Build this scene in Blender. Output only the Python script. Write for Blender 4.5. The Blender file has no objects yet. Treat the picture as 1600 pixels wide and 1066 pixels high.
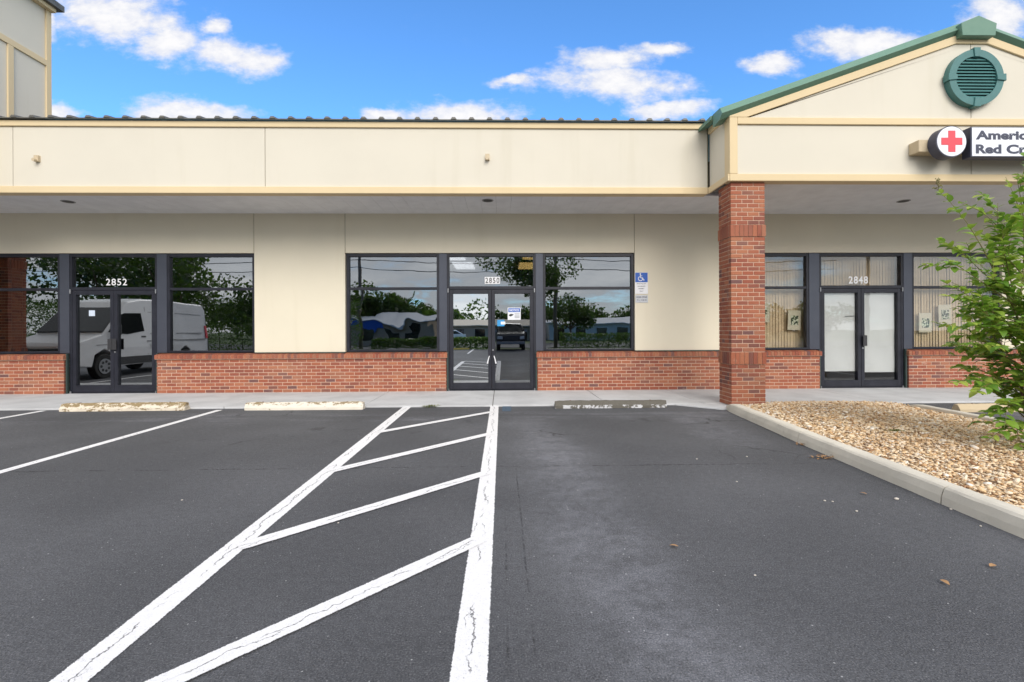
import bpy, bmesh, math, random
import numpy as np
from mathutils import Matrix, Vector
random.seed(7); rng = np.random.default_rng(11)
S = bpy.context.scene
COL = S.collection
R = math.radians

# ------------------------------------------------------------------ camera
cam_d = bpy.data.cameras.new('camera'); cam = bpy.data.objects.new('camera', cam_d); COL.objects.link(cam)
cam_d.sensor_width = 36; cam_d.lens = 36 * 740 / 1600; cam_d.shift_y = -0.0106
cam_d.clip_start = 0.05; cam_d.clip_end = 2000
PSI = math.atan(16 / 740)
cam.matrix_world = Matrix.Translation((0, 0, 1.37)) @ Matrix.Rotation(-PSI, 4, 'Z') @ Matrix.Rotation(R(90), 4, 'X') @ Matrix.Rotation(-0.0044, 4, 'Z')
S.camera = cam
S.view_settings.view_transform = 'Standard'; S.view_settings.look = 'None'
S.view_settings.exposure = 1.14; S.view_settings.gamma = 1; S.view_settings.use_curve_mapping = False
try: S.render.engine = 'CYCLES'
except Exception: pass

# ------------------------------------------------------------------ node helper
class NT:
    def __init__(s, tree): s.t = tree; s.n = tree.nodes; s.l = tree.links
    def new(s, typ, ins=None, **kw):
        n = s.n.new(typ)
        for k, v in kw.items(): setattr(n, k, v)
        for k, v in (ins or {}).items():
            sock = n.inputs[k]
            if isinstance(v, bpy.types.NodeSocket): s.l.new(v, sock)
            else:
                if sock.type == 'RGBA' and len(v) == 3: v = (*v, 1)
                sock.default_value = v
        return n
    def math(s, op, a, b=0.0, c=None, clamp=False):
        d = {0: a, 1: b}
        if c is not None: d[2] = c
        n = s.new('ShaderNodeMath', d, operation=op); n.use_clamp = clamp
        return n.outputs[0]
    def mixc(s, f, a, b, blend='MIX'):
        n = s.n.new('ShaderNodeMix'); n.data_type = 'RGBA'; n.blend_type = blend; n.clamp_factor = True
        for sock, v in ((n.inputs[0], f), (n.inputs[6], a), (n.inputs[7], b)):
            if isinstance(v, bpy.types.NodeSocket): s.l.new(v, sock)
            else: sock.default_value = (*v, 1) if (not isinstance(v, (int, float)) and len(v) == 3) else v
        return n.outputs[2]
    def ramp(s, f, stops, interp='LINEAR'):
        n = s.n.new('ShaderNodeValToRGB'); s.l.new(f, n.inputs[0]); r = n.color_ramp; r.interpolation = interp
        while len(r.elements) < len(stops): r.elements.new(0.5)
        for e, (p, c) in zip(r.elements, stops):
            e.position = p; e.color = (*c, 1) if not isinstance(c, (int, float)) else (c, c, c, 1)
        return n.outputs[0]
    def noise(s, vec, scale, detail=3.0, rough=0.55, dist=0.0):
        return s.new('ShaderNodeTexNoise', {'Vector': vec, 'Scale': scale, 'Detail': detail, 'Roughness': rough, 'Distortion': dist}).outputs[0]
    def smooth(s, v, a, b, lo=0.0, hi=1.0):
        n = s.new('ShaderNodeMapRange', {0: v, 1: a, 2: b, 3: lo, 4: hi}, interpolation_type='SMOOTHSTEP'); return n.outputs[0]

# ------------------------------------------------------------------ sky (world)
SUN_EL, SUN_AZ = 32, 166           # azimuth measured from +Y, clockwise: the sun stands behind the camera
W = bpy.data.worlds.new('World'); S.world = W; W.use_nodes = True
t = NT(W.node_tree); t.n.clear()
sky = t.new('ShaderNodeTexSky', sky_type='NISHITA', sun_disc=False, sun_elevation=R(SUN_EL), sun_rotation=R(SUN_AZ),
            air_density=1.0, dust_density=0.3, ozone_density=3.0, altitude=0)
tc = t.new('ShaderNodeTexCoord'); D = tc.outputs['Generated']
sep = t.new('ShaderNodeSeparateXYZ', {0: D}); dx, dy, dz = sep.outputs
ysafe = t.math('MAXIMUM', dy, 0.02)
gx = t.math('DIVIDE', dx, ysafe); gz = t.math('DIVIDE', dz, ysafe)
front = t.smooth(dy, 0.30, 0.5)
gv = t.new('ShaderNodeCombineXYZ', {0: gx, 1: gz, 2: 0.0}).outputs[0]
mp = t.new('ShaderNodeVectorMath', {0: gv, 1: (1.0, 1.7, 1.0)}, operation='MULTIPLY').outputs[0]
n1 = t.noise(mp, 9.0, 8, 0.62); n2 = t.noise(mp, 34.0, 5, 0.6)
warp = t.new('ShaderNodeVectorMath', {0: t.new('ShaderNodeTexNoise', {'Vector': mp, 'Scale': 8.0, 'Detail': 5.0, 'Roughness': .6}).outputs[1], 1: (.5, .5, .5)}, operation='SUBTRACT').outputs[0]
gw = t.new('ShaderNodeVectorMath', {0: warp, 1: (.09, .06, 0), 2: gv}, operation='MULTIPLY_ADD').outputs[0]
pert = t.math('ADD', t.math('MULTIPLY', t.math('SUBTRACT', n1, 0.5), 2.3), t.math('MULTIPLY', t.math('SUBTRACT', n2, 0.5), 0.85))
# single cumulus clouds over the roof: centre and half size in slope units (sideways, up)
CL = [(-0.80, .65, .13, .055), (-0.70, .60, .07, .035), (-0.565, .573, .105, .036), (-0.59, .635, .035, .018), (-0.64, .452, .13, .03),
      (-0.93, .455, .06, .018), (-0.95, .635, .035, .035), (-0.10, .450, .14, .03), (-0.25, .455, .04, .016), (0.235, .575, .10, .026),
      (0.24, .525, .155, .036), (0.345, .592, .055, .017), (0.36, .468, .085, .020), (0.58, .565, .06, .025), (0.80, .605, .14, .035),
      (1.08, .675, .09, .05), (0.02, .526, .05, .012), (-1.25, .55, .16, .05), (1.4, .53, .16, .04), (0.3, .92, .3, .05), (-.5, 1.0, .25, .06)]
best = None
for cx, cz, rx, rz in CL:
    q = t.new('ShaderNodeVectorMath', {0: gw, 1: (1 / (rx * 1.15), 1 / (rz * 1.2), 0), 2: (-cx / (rx * 1.15), -cz / (rz * 1.2), 0)}, operation='MULTIPLY_ADD').outputs[0]
    L = t.new('ShaderNodeVectorMath', {0: q}, operation='LENGTH').outputs['Value']
    m = t.math('SUBTRACT', 1.0, L)
    best = m if best is None else t.math('MAXIMUM', best, m)
cm = t.math('ADD', best, t.math('MULTIPLY', pert, 0.80))
cfront = t.math('MULTIPLY', t.smooth(cm, -0.16, 0.62), front)
# out of view: denser cloud, made brighter to light the wall under the canopy
zs = t.math('ADD', t.math('MAXIMUM', dz, 0.0), 0.16)
cv = t.new('ShaderNodeCombineXYZ', {0: t.math('DIVIDE', dx, zs), 1: t.math('DIVIDE', dy, zs), 2: 3.3}).outputs[0]
nb = t.noise(cv, 1.25, 7, 0.56)
cback = t.math('MULTIPLY', t.smooth(nb, 0.24, 0.47), t.math('SUBTRACT', 1.0, front))
cmask = t.math('MAXIMUM', cfront, cback)
wisp = t.math('MULTIPLY', t.smooth(n1, 0.58, 0.9), 0.05)
cmask = t.math('MULTIPLY', t.math('MAXIMUM', cmask, wisp), 0.97)
cfc = t.mixc(t.smooth(t.math('ADD', cm, t.math('MULTIPLY', t.math('SUBTRACT', n2, .5), 1.2)), 0.15, 1.15), (0.365, 0.375, 0.415), (0.462, 0.455, 0.452))
cbc = t.mixc(t.smooth(nb, 0.42, 0.72), (0.50, 0.505, 0.52), (0.72, 0.705, 0.69))
ccol = t.mixc(front, cbc, cfc)
skyc = t.mixc(1.0, sky.outputs[0], (0.66, 1.07, 1.40), 'MULTIPLY')
b1 = t.new('ShaderNodeBackground', {'Color': skyc, 'Strength': 0.094})
b2 = t.new('ShaderNodeBackground', {'Color': ccol, 'Strength': 1.0})
mx = t.new('ShaderNodeMixShader', {0: cmask, 1: b1.outputs[0], 2: b2.outputs[0]})
out = t.new('ShaderNodeOutputWorld', {0: mx.outputs[0]})

# ------------------------------------------------------------------ sun (veiled, soft)
sd = bpy.data.lights.new('sun', 'SUN'); sd.energy = 1.32; sd.angle = R(38); sd.color = (1.0, 0.95, 0.89)
so = bpy.data.objects.new('sun', sd); COL.objects.link(so)
az = R(SUN_AZ); el = R(SUN_EL)
sv = Vector((math.sin(az) * math.cos(el), math.cos(az) * math.cos(el), math.sin(el)))
so.rotation_euler = sv.to_track_quat('Z', 'Y').to_euler(); so.location = sv * 60

# ------------------------------------------------------------------ materials
MATS = {}
def mat(name, fn):
    if name in MATS: return MATS[name]
    m = bpy.data.materials.new(name); m.use_nodes = True
    t = NT(m.node_tree); t.n.clear()
    o = t.new('ShaderNodeOutputMaterial'); sh = fn(t); t.l.new(sh, o.inputs[0])
    MATS[name] = m; return m
def princ(t, col, rough=0.6, metal=0.0, bump=None, bstr=0.3, bdist=0.01, spec=0.5, **kw):
    ins = {'Base Color': col, 'Roughness': rough, 'Metallic': metal, 'Specular IOR Level': spec}
    if bump is not None:
        ins['Normal'] = t.new('ShaderNodeBump', {'Strength': bstr, 'Distance': bdist, 'Height': bump}).outputs[0]
    ins.update(kw)
    return t.new('ShaderNodeBsdfPrincipled', ins).outputs[0]
def wpos(t): return t.new('ShaderNodeNewGeometry').outputs['Position']
def opos(t): return t.new('ShaderNodeTexCoord').outputs['Object']

def stucco(c):
    def f(t):
        p = wpos(t); big = t.noise(p, 0.8, 4); st = t.noise(t.new('ShaderNodeVectorMath', {0: p, 1: (3.5, 3.5, 0.35)}, operation='MULTIPLY').outputs[0], 1.0, 5)
        col = t.mixc(t.smooth(big, .35, .7, 0, .5), c, tuple(x * .93 for x in c))
        col = t.mixc(t.smooth(st, 0.54, .8, 0, .22), col, tuple(x * y for x, y in zip(c, (.80, .78, .70))))
        return princ(t, col, .88, bump=t.noise(p, 140, 3, .7), bstr=.25, bdist=.004, spec=.25)
    return f
CREAM = mat('stucco_cream', stucco((.665, .622, .525)))
WALLC = mat('stucco_wall', stucco((.72, .660, .525)))
TRIM = mat('stucco_trim', stucco((.70, .565, .355)))
def f_plain(c, r=.6, m=0., nz=40, amt=.12, spec=.5):
    def f(t):
        p = opos(t); n = t.noise(p, nz, 4)
        return princ(t, t.mixc(t.smooth(n, .3, .75, 0, 1), c, tuple(x * (1 - amt) for x in c)), r, m, bump=n, bstr=.06, spec=spec)
    return f
def P(name, c, r=.6, m=0., nz=40, amt=.12, spec=.5): return mat(name, f_plain(c, r, m, nz, amt, spec))
SOFFIT = P('soffit_paint', (.78, .79, .81), .7, 0, 3, .10)
def f_alu(t):
    p = wpos(t); n = t.noise(p, 5, 4); sc = t.noise(p, 60, 3)
    c = t.mixc(t.smooth(n, .35, .7), (.013, .014, .022), (.020, .021, .031))
    c = t.mixc(t.smooth(sc, .72, .80, 0, .5), c, (.22, .23, .26))
    return princ(t, c, .40, .0, spec=.4)
ALU = mat('bronze_aluminium', f_alu)
def f_mull(t):
    p = wpos(t); n = t.noise(p, 4, 4); sc = t.noise(p, 45, 3)
    c = t.mixc(n, (.060, .066, .088), (.080, .087, .110)); c = t.mixc(t.smooth(sc, .70, .78, 0, .5), c, (.3, .32, .36))
    return princ(t, c, .34, .35)
MULL = mat('mullion_aluminium', f_mull)
DGREEN = P('dark_green_strip', (.03, .05, .045), .5)
def f_brick(t):
    oi = t.new('ShaderNodeObjectInfo').outputs['Random']; g = t.new('ShaderNodeNewGeometry')
    r = t.math('FRACT', t.math('ADD', oi, g.outputs['Random Per Island']))
    p = g.outputs['Position']
    c = t.ramp(r, [(0, (.33, .105, .062)), (.20, (.37, .128, .072)), (.38, (.29, .094, .061)), (.55, (.40, .155, .085)), (.68, (.255, .088, .062)), (.78, (.35, .150, .092)), (.90, (.20, .085, .068)), (.96, (.16, .085, .082))], 'CONSTANT')
    n = t.noise(p, 75, 4, .65); n2 = t.noise(p, 1.3, 3)
    c = t.mixc(t.smooth(n, .35, .75, 0, .45), c, (.19, .065, .042))
    c = t.mixc(t.smooth(n2, .45, .7, 0, .25), c, (.42, .20, .12))
    bl = t.noise(p, 5.5, 5, .65); c = t.mixc(t.smooth(bl, .60, .78, 0, .30), c, (.60, .50, .42)); c = t.mixc(t.smooth(bl, .40, .24, 0, .40), c, (.10, .06, .05))
    return princ(t, c, .86, bump=n, bstr=.35, bdist=.004, spec=.25)
BRICK = mat('red_brick', f_brick)
def f_mortar(t):
    p = wpos(t); n = t.noise(p, 60, 4)
    return princ(t, t.mixc(n, (.52, .345, .255), (.61, .43, .33)), .95, bump=n, bstr=.3, bdist=.003, spec=.1)
MORTAR = mat('mortar', f_mortar)
def f_green(t):
    p = wpos(t); n = t.noise(p, 6, 4)
    return princ(t, t.mixc(n, (.105, .215, .160), (.140, .255, .190)), .5, .0, spec=.4)
GREEN = mat('green_metal', f_green)
VENTG = P('vent_green', (.055, .175, .170), .5, 0, 12)
ROOFM = P('roof_metal', (.15, .145, .13), .55, .2, 8, .35)
def f_conc(c, dirt=.35, moss=False):
    def f(t):
        p = wpos(t); a = t.noise(p, 1.6, 5); b = t.noise(p, 90, 3, .7); d = t.noise(p, 9, 5, .6)
        col = t.mixc(t.smooth(a, .35, .7), c, tuple(x * .84 for x in c))
        col = t.mixc(t.smooth(d, .55, .78, 0, dirt), col, tuple(x * .55 for x in c))
        col = t.mixc(t.smooth(b, .62, .8, 0, .35), col, tuple(x * .5 for x in c))
        return princ(t, col, .92, bump=b, bstr=.35, bdist=.004, spec=.2)
    return f
CONC = mat('sidewalk_concrete', f_conc((.56, .565, .57), .22))
KERBM = mat('kerb_concrete', f_conc((.70, .655, .56), .34))
def f_stop(paint, under, dirtc, amt, front):
    def f(t):
        p = wpos(t); s = t.new('ShaderNodeSeparateXYZ', {0: p}).outputs
        n = t.noise(t.new('ShaderNodeVectorMath', {0: p, 1: (1, 2.2, 2.2)}, operation='MULTIPLY').outputs[0], 9, 6, .68); n2 = t.noise(p, 40, 4, .7)
        up = t.smooth(s[2], .055, .12)
        m = t.smooth(t.math('ADD', t.math('ADD', n, t.math('MULTIPLY', t.math('SUBTRACT', n2, .5), .5)), t.math('MULTIPLY', up, .16)), amt, amt + .06)
        c = t.mixc(m, paint, t.mixc(n2, under, dirtc))
        return princ(t, c, .9, bump=t.math('ADD', n2, m), bstr=.5, bdist=.006, spec=.2)
    return f
STOPA = mat('stop_cream_mossy', f_stop((.70, .62, .50), (.20, .14, .07), (.36, .28, .16), .545, 0))
STOPB = mat('stop_cream', f_stop((.72, .66, .56), (.20, .145, .075), (.38, .30, .19), .635, 0))
def f_stopc(t):
    p = wpos(t); s = t.new('ShaderNodeSeparateXYZ', {0: p}).outputs
    n = t.noise(p, 7, 6, .7); n2 = t.noise(p, 50, 4, .7)
    low = t.smooth(s[2], .085, .03, 0, 1)
    m = t.math('MULTIPLY', t.smooth(n, .46, .54), t.smooth(t.math('ADD', low, t.math('MULTIPLY', t.math('SUBTRACT', n2, .5), .9)), .42, .6))
    c = t.mixc(m, t.mixc(n2, (.085, .078, .065), (.16, .148, .125)), (.55, .55, .56))
    return princ(t, c, .9, bump=n2, bstr=.5, bdist=.005, spec=.2)
STOPC = mat('stop_bare_concrete', f_stopc)
STOPD = mat('stop_tan', f_stop((.52, .42, .28), (.20, .15, .08), (.33, .25, .14), .82, 0))

def asphalt_color(t, p):
    s = t.new('ShaderNodeSeparateXYZ', {0: p}).outputs
    fine = t.noise(p, 120, 2, .8); mid = t.noise(p, 48, 3, .75); big = t.noise(p, .55, 5, .6)
    streak = t.noise(t.new('ShaderNodeVectorMath', {0: p, 1: (.35, 2.2, 1)}, operation='MULTIPLY').outputs[0], 1.4, 5, .62)
    c = t.mixc(t.smooth(big, .36, .66), (.079, .081, .088), (.099, .101, .109))
    c = t.mixc(t.smooth(fine, .48, .74, 0, .95), c, (.20, .20, .207))
    c = t.mixc(t.smooth(fine, .47, .26, 0, .9), c, (.012, .012, .014))
    c = t.mixc(t.smooth(mid, .54, .74, 0, .45), c, (.036, .036, .039))
    c = t.mixc(t.smooth(mid, .44, .26, 0, .3), c, (.11, .11, .115))
    spk = t.new('ShaderNodeTexVoronoi', {'Vector': p, 'Scale': 42.0}, feature='F1')
    c = t.mixc(t.math('MULTIPLY', t.smooth(spk.outputs['Distance'], .24, .08), t.smooth(t.new('ShaderNodeSeparateColor', {0: spk.outputs['Color']}).outputs[0], .955, .985)), c, (.42, .42, .42))
    # scuffed, bleached patches: wheel tracks of the bay and the strip before the wheel stops
    w = t.math('ADD', s[0], t.math('MULTIPLY', t.math('SUBTRACT', t.noise(p, .9, 3), .5), .9))
    w2 = t.math('ADD', s[1], t.math('MULTIPLY', t.math('SUBTRACT', t.noise(p, 1.1, 3), .5), 1.2))
    trk = t.math('MULTIPLY', t.math('MULTIPLY', t.smooth(t.math('ABSOLUTE', t.math('SUBTRACT', w, t.math('MULTIPLY_ADD', s[1], -.04, .75))), .55, .05), t.smooth(s[1], 8.3, 6.0)), t.smooth(s[1], -4.0, 2.0))
    trk2 = t.math('MULTIPLY', t.smooth(t.math('ABSOLUTE', t.math('SUBTRACT', w, 2.9)), .5, .05), t.smooth(t.math('ABSOLUTE', t.math('SUBTRACT', s[1], 6.6)), 1.5, .4))
    frn = t.math('MULTIPLY', t.smooth(t.math('ABSOLUTE', t.math('SUBTRACT', w2, 7.6)), .55, .05), t.smooth(streak, .42, .62))
    pale = t.math('MULTIPLY', t.math('MAXIMUM', t.math('MAXIMUM', trk, trk2), frn), t.math('MULTIPLY', t.smooth(streak, .30, .6, .35, 1.0), t.smooth(t.noise(p, 7, 6, .72), .36, .60, .25, 1.0)))
    c = t.mixc(1.0, c, t.mixc(pale, (1, 1, 1), (1.62, 1.62, 1.65)), 'MULTIPLY')
    rot = t.noise(p, .28, 3, .5); c = t.mixc(1.0, c, t.mixc(t.smooth(rot, .38, .62), (.88, .88, .88), (1.08, 1.08, 1.08)), 'MULTIPLY')
    n22 = t.noise(p, 21, 3, .7); c = t.mixc(1.0, c, t.mixc(t.smooth(n22, .36, .64), (.90, .90, .90), (1.08, 1.08, 1.08)), 'MULTIPLY')
    # paving joint across the bays and two saw cuts
    wob = t.math('MULTIPLY', t.math('SUBTRACT', t.noise(p, 5, 5, .7), .5), .10)
    j = t.smooth(t.math('ABSOLUTE', t.math('ADD', t.math('SUBTRACT', s[1], 4.76), wob)), .018, .004)
    cut = t.math('MULTIPLY', t.smooth(t.math('ABSOLUTE', t.math('ADD', t.math('SUBTRACT', s[0], .02), t.math('MULTIPLY', wob, .12))), .008, .002), t.smooth(s[1], 3.6, 3.0))
    cut2 = t.math('MULTIPLY', t.smooth(t.math('ABSOLUTE', t.math('ADD', t.math('SUBTRACT', s[0], .135), t.math('MULTIPLY', wob, .2))), .008, .002), t.smooth(s[1], 4.8, 4.4))
    brk = t.smooth(t.noise(p, 2.3, 3), .42, .55)
    cr = t.math('MULTIPLY', t.math('MULTIPLY', t.math('MAXIMUM', j, t.math('MULTIPLY', t.math('MAXIMUM', cut, cut2), .75)), brk), t.smooth(t.noise(p, 26, 3, .7), .40, .58))
    c = t.mixc(t.math('MULTIPLY', cr, .8), c, (.010, .010, .011))
    # oil drips and damp marks where cars stand
    od = t.noise(p, 2.6, 4, .6); bay = t.math('MULTIPLY', t.smooth(t.math('ABSOLUTE', t.math('SUBTRACT', t.math('PINGPONG', t.math('ADD', s[0], .1), 1.6), .8)), .7, .2), t.smooth(t.math('ABSOLUTE', t.math('SUBTRACT', s[1], 6.7)), 1.3, .3))
    c = t.mixc(t.math('MULTIPLY', bay, t.smooth(od, .58, .70, 0, .55)), c, (.028, .028, .030))
    # hairline cracks
    v = t.new('ShaderNodeTexVoronoi', {'Vector': t.new('ShaderNodeVectorMath', {0: p, 1: t.new('ShaderNodeVectorMath', {0: t.new('ShaderNodeTexNoise', {'Vector': p, 'Scale': 3.0, 'Detail': 4.0}).outputs[1], 1: (.5, .5, 0)}, operation='MULTIPLY').outputs[0]}, operation='ADD').outputs[0], 'Scale': .75}, feature='DISTANCE_TO_EDGE').outputs['Distance']
    hc = t.math('MULTIPLY', t.smooth(v, .010, .002), t.smooth(t.noise(p, .45, 2), .55, .66))
    c = t.mixc(t.math('MULTIPLY', hc, .7), c, (.012, .012, .013))
    return c, t.math('SUBTRACT', t.math('ADD', fine, t.math('MULTIPLY', mid, .6)), t.math('MULTIPLY', t.math('MAXIMUM', cr, hc), .8))
def f_asph(t):
    c, h = asphalt_color(t, wpos(t))
    return princ(t, c, .82, bump=h, bstr=.75, bdist=.007, spec=.35)
ASPH = mat('asphalt', f_asph)
def f_paint(base):
    def f(t):
        p = wpos(t); uv = t.new('ShaderNodeTexCoord').outputs['UV']; s = t.new('ShaderNodeSeparateXYZ', {0: uv}).outputs
        n = t.noise(p, 35, 4, .7); f_ = t.noise(p, 150, 3, .75)
        v = t.math('SUBTRACT', s[1], .5)
        edge = t.math('ADD', t.math('ABSOLUTE', v), t.math('ADD', t.math('MULTIPLY', t.math('SUBTRACT', n, .5), .10), t.math('MULTIPLY', t.math('SUBTRACT', f_, .5), .13)))
        alpha = t.smooth(edge, .485, .465)
        lp = t.new('ShaderNodeCombineXYZ', {0: t.math('MULTIPLY', s[0], 3.0), 1: 0.0, 2: t.new('ShaderNodeObjectInfo').outputs['Random']}).outputs[0]
        wv = t.math('ADD', t.math('MULTIPLY', t.math('SUBTRACT', t.noise(lp, 1.2, 2), .5), .9), t.math('MULTIPLY', t.math('SUBTRACT', t.noise(p, 22, 3, .65), .5), .38))
        crack = t.math('MULTIPLY', t.smooth(t.math('ABSOLUTE', t.math('ADD', v, wv)), .030, .010), t.smooth(t.noise(p, 3.2, 2), .43, .52))
        wv2 = t.math('ADD', t.math('MULTIPLY', t.math('SUBTRACT', t.noise(p, 2.1, 2), .5), 1.6), t.math('MULTIPLY', t.math('SUBTRACT', t.noise(p, 18, 3, .7), .5), .5))
        crack2 = t.math('MULTIPLY', t.smooth(t.math('ABSOLUTE', t.math('ADD', v, t.math('ADD', wv2, .12))), .018, .006), t.smooth(t.noise(p, 4.1, 2), .5, .58))
        chips = t.smooth(t.math('ADD', f_, t.math('MULTIPLY', n, .5)), .93, .98)
        cr = t.math('MAXIMUM', t.math('MAXIMUM', crack, crack2), chips)
        c = t.mixc(t.smooth(n, .3, .8, 0, .5), base, tuple(x * .86 for x in base))
        c = t.mixc(t.smooth(f_, .52, .78, 0, .34), c, (.34, .34, .35))
        c = t.mixc(t.math('MULTIPLY', cr, .80), c, (.045, .045, .048))
        pb = princ(t, c, .75, bump=t.math('SUBTRACT', f_, cr), bstr=.5, bdist=.005, spec=.3)
        return t.new('ShaderNodeMixShader', {0: alpha, 1: t.new('ShaderNodeBsdfTransparent').outputs[0], 2: pb}).outputs[0]
    return f
PAINT = mat('white_road_paint', f_paint((.83, .82, .82)))
BPAINT = mat('worn_blue_paint', f_paint((.07, .11, .16)))
YPAINT = P('yellow_kerb_paint', (.65, .45, .08), .7)

def f_glass(fac, tint, wav, wscale, rough=0.0):
    def f(t):
        p = wpos(t); oi = t.new('ShaderNodeObjectInfo').outputs['Random']
        q = t.new('ShaderNodeVectorMath', {0: p, 1: t.new('ShaderNodeCombineXYZ', {0: t.math('MULTIPLY', oi, 37.0), 1: oi, 2: t.math('MULTIPLY', oi, 11.0)}).outputs[0]}, operation='ADD').outputs[0]
        nrm = t.new('ShaderNodeBump', {'Strength': 1.0, 'Distance': wav, 'Height': t.noise(q, wscale, 1.5, .4)}).outputs[0]
        gl = t.new('ShaderNodeBsdfGlossy', {'Color': (.93, .97, 1.0, 1), 'Roughness': rough, 'Normal': nrm}).outputs[0]
        tr = t.new('ShaderNodeBsdfTransparent', {'Color': tint}).outputs[0]
        return t.new('ShaderNodeMixShader', {0: fac, 1: tr, 2: gl}).outputs[0]
    return f
GLASS = mat('tinted_glass', f_glass(.27, (.30, .31, .33), .0012, 1.6))
GLASSW = mat('warped_glass', f_glass(.27, (.26, .27, .29), .0065, 1.7))
GLASSD = mat('door_glass', f_glass(.36, (.32, .33, .34), .0008, 1.4))
GLASSM = mat('mirrored_door_glass', f_glass(.58, (.25, .26, .27), .0005, 1.4))
GLASSC = mat('clear_glass', f_glass(.075, (.93, .93, .91), .0012, 1.6))
WHITE = P('white_plastic', (.78, .78, .80), .45, 0, 30, .06)
LETW = P('white_vinyl', (.85, .85, .86), .5, 0, 30, .03)
NAVY = P('sign_navy', (.045, .050, .085), .45)
SIGNW = P('sign_face_white', (.80, .82, .88), .35, 0, 10, .04)
SRED = P('sign_red', (.70, .060, .085), .4, 0, 10, .05)
SIGNBLUE = P('sign_blue', (.012, .10, .46), .4, 0, 20, .08)
BLACK = P('black_paint', (.030, .030, .033), .5)
STEEL = P('steel', (.45, .45, .46), .3, .9)
BEIGE = P('beige_box', (.56, .46, .31), .6)
PAPER = P('white_paper', (.74, .76, .80), .8, 0, 2, .08)
BLIND = P('tan_blind', (.70, .54, .36), .7, 0, 6, .15)
DBLIND = P('dark_blind', (.075, .073, .075), .6, 0, 10, .2)
CARPET = P('brown_carpet', (.16, .085, .055), .9, 0, 20, .3)
INWALL = P('interior_wall', (.40, .38, .35), .8)
INDARK = P('interior_dark', (.06, .058, .055), .9)
CEILT = P('ceiling_tile', (.55, .55, .54), .85, 0, 30, .2)
def f_emit(c, s):
    return lambda t: t.new('ShaderNodeEmission', {'Color': c, 'Strength': s}).outputs[0]
TUBE = mat('fluorescent_diffuser', f_emit((1, .97, .9, 1), 3.2))
WARM = mat('warm_diffuser', f_emit((1, .62, .18, 1), 2.4))
def f_print(t):
    p = wpos(t); n = t.noise(p, 17, 3, .5, 1.0); n2 = t.noise(p, 30, 3)
    c = t.mixc(t.smooth(n, .47, .51), (.60, .62, .50), (.010, .014, .010)); c = t.mixc(t.smooth(n2, .56, .62, 0, .9), c, (.13, .22, .05))
    return princ(t, c, .6)
PRINT = mat('botanical_print', f_print)
def f_leaf(a, b, c_):
    def f(t):
        oi = t.new('ShaderNodeObjectInfo').outputs['Random']; g = t.new('ShaderNodeNewGeometry')
        r = t.math('FRACT', t.math('ADD', oi, g.outputs['Random Per Island']))
        c = t.ramp(r, [(0, a), (.5, b), (.9, c_), (1, c_)])
        pb = princ(t, c, .34, spec=.55)
        tl = t.new('ShaderNodeBsdfTranslucent', {'Color': t.mixc(.45, c, (.20, .36, .03))}).outputs[0]
        return t.new('ShaderNodeMixShader', {0: .42, 1: pb, 2: tl}).outputs[0]
    return f
LEAF = mat('myrtle_leaf', f_leaf((.115, .250, .036), (.245, .42, .055), (.45, .54, .10)))
TLEAF = mat('tree_leaf', f_leaf((.022, .045, .012), (.035, .070, .018), (.055, .095, .024)))
HLEAF = mat('hedge_leaf', f_leaf((.030, .070, .014), (.055, .12, .020), (.10, .17, .03)))
BARK = P('bark', (.20, .135, .085), .85, 0, 25, .4)
TWIG = P('green_twig', (.22, .20, .07), .7, 0, 25, .3)
BUD = P('seed_head', (.22, .20, .08), .8, 0, 60, .4)
DRY = P('dry_leaf', (.42, .24, .11), .8, 0, 30, .3)
def f_gravel(t):
    g = t.new('ShaderNodeNewGeometry'); r = g.outputs['Random Per Island']; p = g.outputs['Position']
    c = t.ramp(r, [(0, (.70, .50, .29)), (.16, (.78, .62, .42)), (.34, (.52, .32, .16)), (.44, (.84, .72, .55)), (.62, (.72, .50, .28)), (.76, (.82, .68, .48)), (.89, (.34, .19, .10)), (.94, (.88, .83, .74))], 'CONSTANT')
    n = t.noise(p, 90, 2); c = t.mixc(t.smooth(n, .4, .7, 0, .25), c, (.40, .24, .12))
    big = t.noise(p, 1.1, 4); c = t.mixc(t.smooth(big, .5, .68, 0, .30), c, (.36, .22, .12))
    return princ(t, c, .8, spec=.3)
GRAVEL = mat('river_gravel', f_gravel)
SOIL = P('gravel_soil', (.34, .22, .13), .95, 0, 30, .5)
PEB = P('pale_pebble', (.62, .57, .50), .8)
def f_grass(t):
    p = wpos(t); n = t.noise(p, .3, 5); return princ(t, t.mixc(n, (.04, .075, .02), (.09, .12, .035)), .95)
GRASS = mat('far_grass', f_grass)
CARW = P('van_white_paint', (.74, .74, .75), .25, 0, 2, .03)
CARB = P('pickup_grey_paint', (.035, .037, .042), .25, .3)
CARG = P('vehicle_glass', (.012, .014, .016), .05)
TYRE = P('tyre_rubber', (.018, .018, .018), .85)
RIM = P('alloy_rim', (.5, .5, .52), .3, .8)
LAMP = P('headlamp', (.55, .58, .6), .12)

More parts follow.
